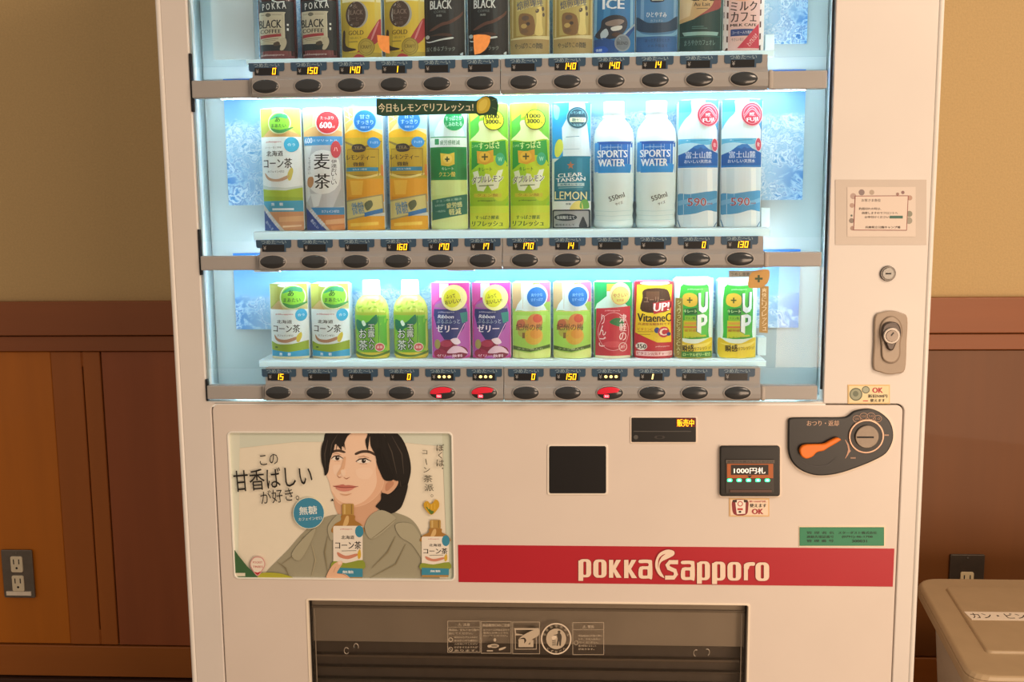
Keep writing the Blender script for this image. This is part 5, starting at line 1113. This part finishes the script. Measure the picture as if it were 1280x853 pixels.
px_plate('return_lever', [lv], -.0150, -.0065, mat('#f07a1c', .4, grain=.02), CU, .0022, **K)
d = decal('coin_unit_lettering', -.0062, CU, 8.0, 980, 500)
d.text('おつり・返却', 228, 206, 546, 262, '#c8a48c', .035)
d.done()
d = decal('coin_value_marks', -.0062, CU, 8.0, 980, 500)
for cx_, cy_ in ((728, 190), (796, 164), (870, 162), (936, 188)): d.ring(cx_, cy_, 42, 36, 7, '#a48470', 22)
for cx_, cy_, t in ((728, 190, '500'), (796, 164, '100'), (870, 162, '50'), (936, 188, '10')): d.text(t, cx_-24, cy_-12, cx_+24, cy_+12, '#a48470', .02)
d.done()
d = decal('turn_arrow', -.0062, CU, 8.0, 980, 500)
d.line([(612, 400), (640, 450), (650, 500), (636, 545), (612, 586)], [6, 14, 20, 14, 5], '#c89a80'); d.poly([(640, 484), (668, 510), (640, 545)], '#c89a80'); d.rect(1002, 346, 1048, 360, '#b08c78'); d.rect(664, 574, 716, 588, '#a48470')
d.done()
d = decal('lever_track', -.0062, CU, 8.0, 980, 500); d.line([(160, 600), (230, 650), (330, 668), (440, 650), (520, 580)], [3, 8, 8, 8, 3], '#3d3d40'); d.done()
# green owner label
s_ = sticker('owner_label_edge', 84, 80, 1146, 332, '#efe0c4', 9.846, 990, 650)
d = decal('owner_label', -.0005, s_, 9.846, 990, 650)
d.rect(92, 92, 1132, 320, '#2f7f5e'); d.rect(100, 102, 1124, 312, '#338a66')
for t, x0, x1, y in (('管 理 者 名', 180, 512, 142), ('連絡先電話番号', 180, 512, 192), ('管 理 番 号', 180, 512, 242), ('スターダスト株式会社', 570, 1044, 142), ('(0791)-46-1708', 614, 990, 194), ('300031', 736, 920, 244)): d.text(t, x0, y, x1, y+34, '#123328', .045)
d.done()
# stickers on the right pillar
s_ = sticker('notice_sleeve', 40, 45, 1120, 815, mat('#cdc1b6', .3, grain=.01, coat=.3), 9.477, 1040, 220, Y=-.0006)
d = decal('notice_card', -.0007, s_, 9.477, 1040, 220)
d.rect(180, 130, 990, 720, '#dccfc4')
for x, y, r, c in ((350, 195, 36, '#8c7c7c'), (250, 240, 36, '#b49c94'), (470, 195, 30, '#b4a494'), (236, 350, 28, '#b4988c'), (230, 530, 30, '#8c8078'), (240, 620, 26, '#a88c80'), (838, 196, 20, '#8c6c6c'), (920, 260, 30, '#b89888'), (915, 450, 36, '#8c8c7c'), (910, 530, 40, '#9c988a'), (230, 470, 12, '#5c6c64'), (775, 215, 18, '#9c7c74')): d.ell(x, y, r, r, c, 16)
d.poly([(270, 235), (905, 232), (885, 648), (250, 645)], '#8c4a48'); d.poly([(278, 243), (896, 240), (877, 640), (259, 637)], '#dfd0c4')
for t, x0, y0, x1, y1 in (('お客さま各位', 348, 272, 574, 306), ('釣銭切れの時は、', 316, 374, 580, 404), ('両替しますのでフロントへ', 352, 424, 776, 454), ('お申付けください', 386, 474, 672, 502), ('兵庫県立公園キャンプ場', 392, 594, 806, 622)): d.text(t, x0, y0, x1, y1, '#3c302c', .03)
d.rect(680, 472, 836, 504, '#3f6c60'); d.done()
# small round lock
cx, cz = at(1109.5, 342)
cyl_y('round_lock', cx, cz, .0118, -.003, .001, mat('#6a6560', .3, .7, grain=.05), VM, 32, .001)
cyl_y('round_lock_core', cx, cz, .0090, -.0042, -.0028, mat('#85837f', .3, .7, grain=.05), VM, 32, .0006)
box('key_slit', cx-.0042, cx+.0042, -.0046, -.0040, cz-.0010, cz+.0010, DARKGAP, VM)
# handle lock
HL = empty('handle_lock', (at(1113, 430)[0], -.35, at(1113, 430)[1])); HL.parent = VM
K = dict(sc=6.557, ox=1080, oy=380)
px_plate('lock_plate', [smooth_loop([(92, 110), (150, 70), (230, 58), (310, 76), (358, 118), (352, 320), (338, 540), (270, 574), (200, 580), (130, 560), (78, 524), (84, 320)], 4)], -.0050, .001, mat('#a69482', .4, grain=.03), HL, .0020, **K)
px_plate('handle_edge', [smooth_loop([(160, 130), (200, 104), (250, 104), (300, 150), (318, 230), (300, 320), (298, 420), (270, 475), (220, 492), (170, 475), (142, 430), (138, 340), (128, 240), (135, 170)], 4)], -.0062, -.0048, mat('#85725f', .4, grain=.03), HL, .0006, **K)
px_plate('handle', [smooth_loop([(164, 138), (202, 112), (248, 112), (292, 154), (308, 230), (292, 320), (290, 418), (264, 467), (220, 483), (174, 467), (150, 428), (146, 340), (136, 240), (142, 175)], 4)], -.0085, -.0050, mat('#ab9987', .38, grain=.03), HL, .0015, **K)
px_plate('lock_collar', [smooth_loop([(150, 200), (175, 160), (225, 148), (280, 162), (305, 210), (302, 270), (270, 320), (245, 375), (220, 386), (195, 370), (170, 310), (145, 260)], 4)], -.0130, -.0070, mat('#4a403b', .3, .3, grain=.04), HL, .0025, **K)
cx, cz = at(1080+226/6.557, 380+262/6.557, -.014)
cyl_y('lock_ring', cx, cz, .0128, -.0158, -.0128, mat('#a8a098', .4, .6, grain=.03), HL, 32, .0012)
cyl_y('lock_core', cx, cz, .0092, -.0168, -.0150, mat('#6d645d', .3, .7, grain=.05), HL, 32, .0006)
d = decal('keyhole', -.0170, HL, 6.557, 1080, 380); d.line([(222, 262), (244, 236)], 9, '#1d1a19'); d.done()
# coin sticker
s_ = sticker('coin_sticker', 84, 770, 234, 838, '#e2c083', 2.84, 1030, 210)
d = decal('sticker_print', -.0005, s_, 2.84, 1030, 210)
d.rect(88, 774, 230, 834, '#efdcae'); d.ell(113, 804, 23, 23, '#5c6450'); d.ell(113, 804, 19, 19, '#9ca088'); d.ell(112, 802, 10, 10, '#6c7460'); d.ell(148, 788, 14, 13, '#5c6450'); d.ell(148, 788, 11, 10, '#a8ac94')
d.text('OK', 172, 780, 208, 799, '#b8303c', .05); d.text('新旧500円', 156, 804, 224, 816, '#2a241c', .05); d.text('使えます', 164, 820, 216, 831, '#2a241c', .05); d.line([(138, 827), (156, 827)], 3, '#c03844'); d.done()

# ================================================================ DELIVERY DOOR
DD = empty('delivery_bay', (0, 0, -.15)); DD.parent = LP
plate('bay_rim', [rrect(DX0-.0022, DX1+.0022, DZ0-.002, DZ1+.0022, .004, 3), rrect(DX0+.0008, DX1-.0008, DZ0+.001, DZ1-.0008, .003, 3)], -.0006, .010, mat('#f2e6d4', .35, grain=.01), DD, .0005)
plate('bay_liner', [rrect(DX0-.001, DX1+.001, DZ0-.001, DZ1+.001, 0), rrect(DX0+.0008, DX1-.0008, DZ0+.001, DZ1-.0008, 0)], .010, .098, mat('#3a3430', .4, grain=.04), DD)
box('bay_back', DX0, DX1, .094, .098, DZ0, DZ1, mat('#6f6558', .45, grain=.06), DD)
box('upper_plate', DX0+.002, DX1-.002, .022, .028, .4790, DZ1-.002, mat('#b8ada0', .35, grain=.05, scale=12), DD, .001)
box('upper_ledge', DX0+.002, DX1-.002, .0185, .024, .5385, .5425, mat('#8d8276', .35, grain=.05), DD, .001)
box('lower_plate', DX0+.002, DX1-.002, .040, .046, .25, .4780, mat('#665d57', .4, grain=.06), DD, .001)
box('ledge', DX0+.002, DX1-.002, .030, .044, .4470, .4515, mat('#7a6c60', .3, grain=.05), DD, .0015)
box('ledge', DX0+.002, DX1-.002, .030, .044, .4270, .4300, mat('#5f534a', .3, grain=.05), DD, .001)
box('ledge', DX0+.002, DX1-.002, .030, .044, .4050, .4085, mat('#55504a', .3, grain=.05), DD, .001)
FLAPG = glass_mat('smoked_flap', (.93, .91, .88, 1), 1.0, .06)
box('delivery_flap', DX0+.003, DX1-.003, .012, .016, .24, DZ1-.004, FLAPG, DD, .001)
box('flap_edge', DX0+.008, DX0+.0095, .0105, .0118, .26, DZ1-.02, mat('#7d7264', .3, grain=.03), DD); box('flap_edge', DX1-.0095, DX1-.008, .0105, .0118, .26, DZ1-.02, mat('#7d7264', .3, grain=.03), DD)
def torus(name, cx, cy, cz, R, r, m, parent, a0=0, a1=360, rx=1.0):
    bm = bmesh.new(); n = 20; k = 8; rings = []
    for i in range(n+1):
        t = math.radians(a0+(a1-a0)*i/n)
        rings.append([bm.verts.new((cx+rx*(R+r*math.cos(j*2*math.pi/k))*math.cos(t), cy+r*math.sin(j*2*math.pi/k), cz+(R+r*math.cos(j*2*math.pi/k))*math.sin(t))) for j in range(k)])
    for A, B in zip(rings, rings[1:]):
        for j in range(k): bm.faces.new((A[j], A[(j+1) % k], B[(j+1) % k], B[j]))
    return bm_to(name, bm, m, parent, True)
HM = mat('#c8bba8', .25, .3, grain=.03)
for u, v, a0, a1 in ((433, 814, 30, 330), (445, 809, -30, 200), (870, 817, 60, 260), (884, 816, -70, 120)):
    x, z = at(u, v, .010); torus('hinge_ring', x, .0105, z, .0055, .0006, HM, DD, a0, a1, .7)
# frosted instructions printed on the flap
d = decal('flap_print', .0108, DD, 5.565, 540, 770)
PC = '#c3b39c'
for a in ((108, 36, 336, 256), (342, 38, 552, 262), (560, 42, 750, 266), (978, 46, 1196, 272)): d.frame(*a, 3, PC)
lay = d.layer
d.text('⚠ 注意', 180, 52, 264, 72, PC, .03); d.rect(112, 78, 332, 80, PC)
for k, t in enumerate(('商品は、足もとから取り', '出してください。')): d.text(t, 118, 90+k*24, 326 if k == 0 else 284, 106+k*24, PC, .03)
for k, t in enumerate(('取出口から手を入れると', 'あぶないので絶対に', '入れないでください', 'けがをするおそれが', 'あります。')): d.text(t, 156, 142+k*23, 318, 156+k*23, PC, .02)
d.ring(130, 166, 16, 16, 5, PC); d.ring(130, 232, 16, 16, 4, PC); d.line([(120, 222), (140, 242)], 3, PC)
d.text('商品取出口のご注意', 352, 54, 542, 74, PC, .05)
for k, t in enumerate(('缶やボトルが詰まるので', '取出しはゆっくりと', '行ってください。')): d.text(t, 358, 90+k*20, 540-k*8, 104+k*20, PC, .02)
d.ell(432, 208, 34, 14, PC); d.ell(434, 208, 24, 8, '#857968'); d.sm([(470, 226), (512, 214), (508, 226), (470, 240)], PC, 3); d.rect(382, 238, 424, 246, PC); d.ell(438, 166, 9, 12, PC); d.ell(400, 210, 14, 10, PC)
d.poly([(572, 84), (745, 84), (745, 92), (582, 92), (586, 122), (632, 128), (632, 134), (580, 134)], PC); d.frame(578, 92, 728, 232, 4, PC)
d.sm([(742, 88), (742, 134), (700, 160), (676, 190), (652, 206), (640, 196), (656, 170), (640, 150), (606, 158), (640, 130), (690, 104)], PC, 4); d.rr(602, 160, 642, 216, 4, PC); d.rr(640, 196, 704, 216, 4, PC); d.rr(684, 166, 706, 216, 4, PC)
d.ring(864, 158, 106, 110, 9, '#e2d2bc', 40); d.ell(864, 158, 70, 72, PC, 32)
DK = '#4f463c'; d.ell(884, 110, 10, 10, DK, 14); d.sm([(872, 122), (892, 120), (902, 140), (900, 170), (896, 204), (886, 204), (884, 172), (876, 204), (866, 202), (874, 160), (870, 142)], DK, 3); d.line([(876, 128), (850, 134), (836, 152)], 7, DK); d.sm([(832, 146), (856, 134), (866, 150), (842, 164)], '#e2d2bc', 3)
for k in range(4): d.line([(836, 172+k*10), (862, 170+k*10)], 4, DK)
for k, ch in enumerate('空き缶空きびん'): a = math.radians(200+k*23.5); x, y = 864+88*math.cos(a), 158+90*math.sin(a); d.text(ch, x-9, y-9, x+9, y+9, PC, .02, rot=-(200+k*23.5+90))
for k, ch in enumerate('くずかごへ'): a = math.radians(130-k*20); x, y = 864+88*math.cos(a), 158+90*math.sin(a); d.text(ch, x-9, y-9, x+9, y+9, PC, .02, rot=-(130-k*20-90))
d.text('⚠ 警告', 1048, 62, 1128, 84, PC, .03); d.rect(982, 92, 1192, 94, PC)
for k, t in enumerate(('商品取出口を強く押し', 'たり、手を入れない', 'でください。', '傷の原因となること', 'があります。')): d.text(t, 1018, 128+k*23, 1184-k*14, 142+k*23, PC, .02)
d.ring(1002, 184, 14, 16, 3, PC); d.done()

# ================================================================ BIN
BIN = empty('recycling_bin', (.95, .30, 0)); tag(BIN, 'beige lidded bin for cans and bottles at right of the vending machine', 'bin')
LZ = .42
def slab(bm, pts, z0, z1, inset=0.0):
    n = len(pts); cx = sum(p[0] for p in pts)/n; cy = sum(p[1] for p in pts)/n
    A = [bm.verts.new((x, y, z0)) for x, y in pts]; B = [bm.verts.new((cx+(x-cx)*(1-inset), cy+(y-cy)*(1-inset), z1)) for x, y in pts]
    for i in range(n): bm.faces.new((A[i], A[(i+1) % n], B[(i+1) % n], B[i]))
    bm.faces.new(A[::-1]); bm.faces.new(B)
def quadr(c, r, n=6):
    out = []
    for i in range(4):
        p = Vector(c[i]); a = (Vector(c[i-1])-p).normalized(); b = (Vector(c[(i+1) % 4])-p).normalized()
        s0, s1 = p+a*r, p+b*r
        for k in range(n+1):
            t = k/n; out.append(tuple((1-t)**2*s0+2*t*(1-t)*p+t*t*s1))
    return out
def atz(u, v, Z):
    d_ = (u-640)*R_ - (v-426.5)*U_ + FPX*fwd; t = (Z-CAM.z)/d_.z; q = CAM+d_*t; return (q.x, q.y)
bl = atz(1143, 722, LZ); fl_ = atz(1211, 847, LZ)
dx = fl_[0]-bl[0]; W = .48
corners = [(fl_[0], fl_[1]), (fl_[0]+W, fl_[1]), (bl[0]+W+.03, bl[1]), (bl[0], bl[1])]
LIDM = mat('#b29a78', .42, grain=.03, scale=30); BODM = mat('#c8bcaa', .35, grain=.03, scale=30)
bm = bmesh.new(); slab(bm, quadr(corners, .045), LZ-.028, LZ-.008); slab(bm, quadr(corners, .045), LZ-.008, LZ, .025)
lid = bm_to('lid', bm, LIDM, BIN)
bv = lid.modifiers.new('edge', 'BEVEL'); bv.width = .003; bv.segments = 2; bv.limit_method = 'ANGLE'
ins = [atz(1232, 816, LZ+.003), atz(1232, 816, LZ+.003), atz(1180, 734, LZ+.003), atz(1180, 734, LZ+.003)]
ins[1] = (ins[0][0]+W-.10, ins[0][1]); ins[2] = (ins[3][0]+W-.08, ins[3][1])
bm = bmesh.new(); slab(bm, quadr(ins, .012), LZ-.004, LZ+.0045, .018)
rp = bm_to('raised_panel', bm, LIDM, lid); bv = rp.modifiers.new('edge', 'BEVEL'); bv.width = .003; bv.segments = 2
cx = sum(c[0] for c in corners)/4; cy = sum(c[1] for c in corners)/4
inner = [(cx+(x-cx)*.90, cy+(y-cy)*.90) for x, y in corners]
bm = bmesh.new(); slab(bm, quadr([(cx+(x-cx)*.78, cy+(y-cy)*.78) for x, y in corners], .05), .0, .395, -.14)
bm_to('bin_body', bm, BODM, BIN)
def band(z, k, nm_, m):
    bm = bmesh.new(); slab(bm, quadr([(cx+(x-cx)*k, cy+(y-cy)*k) for x, y in corners], .045), z, z+.012); return bm_to(nm_, bm, m, BIN)
band(.375, .945, 'rim', BODM)
# paper strip on the lid with writing
a, b = atz(1205, 765, LZ+.005), atz(1210, 775, LZ+.005)
sx = a[0]; sy0, sy1 = b[1], a[1]
bm = bmesh.new(); add_box(bm, sx, sx+.26, sy0, sy1, LZ+.0044, LZ+.0052)
lb = bm_to('paper_label', bm, mat('#efe2d0', .6, grain=.01), lid)
off = local(lb); V, F = text_mesh('カン・ビン・ペットボトル', .03)
me = bpy.data.meshes.new('label_lettering'); hh = sy1-sy0
me.from_pydata([(sx+.006+x*.245-off.x, sy0+hh*.16+y*hh*.68-off.y, LZ+.0054-off.z) for x, y in V], [], F); me.materials.append(mat('#1f1c1a', .5))
link('label_lettering', me, lid)
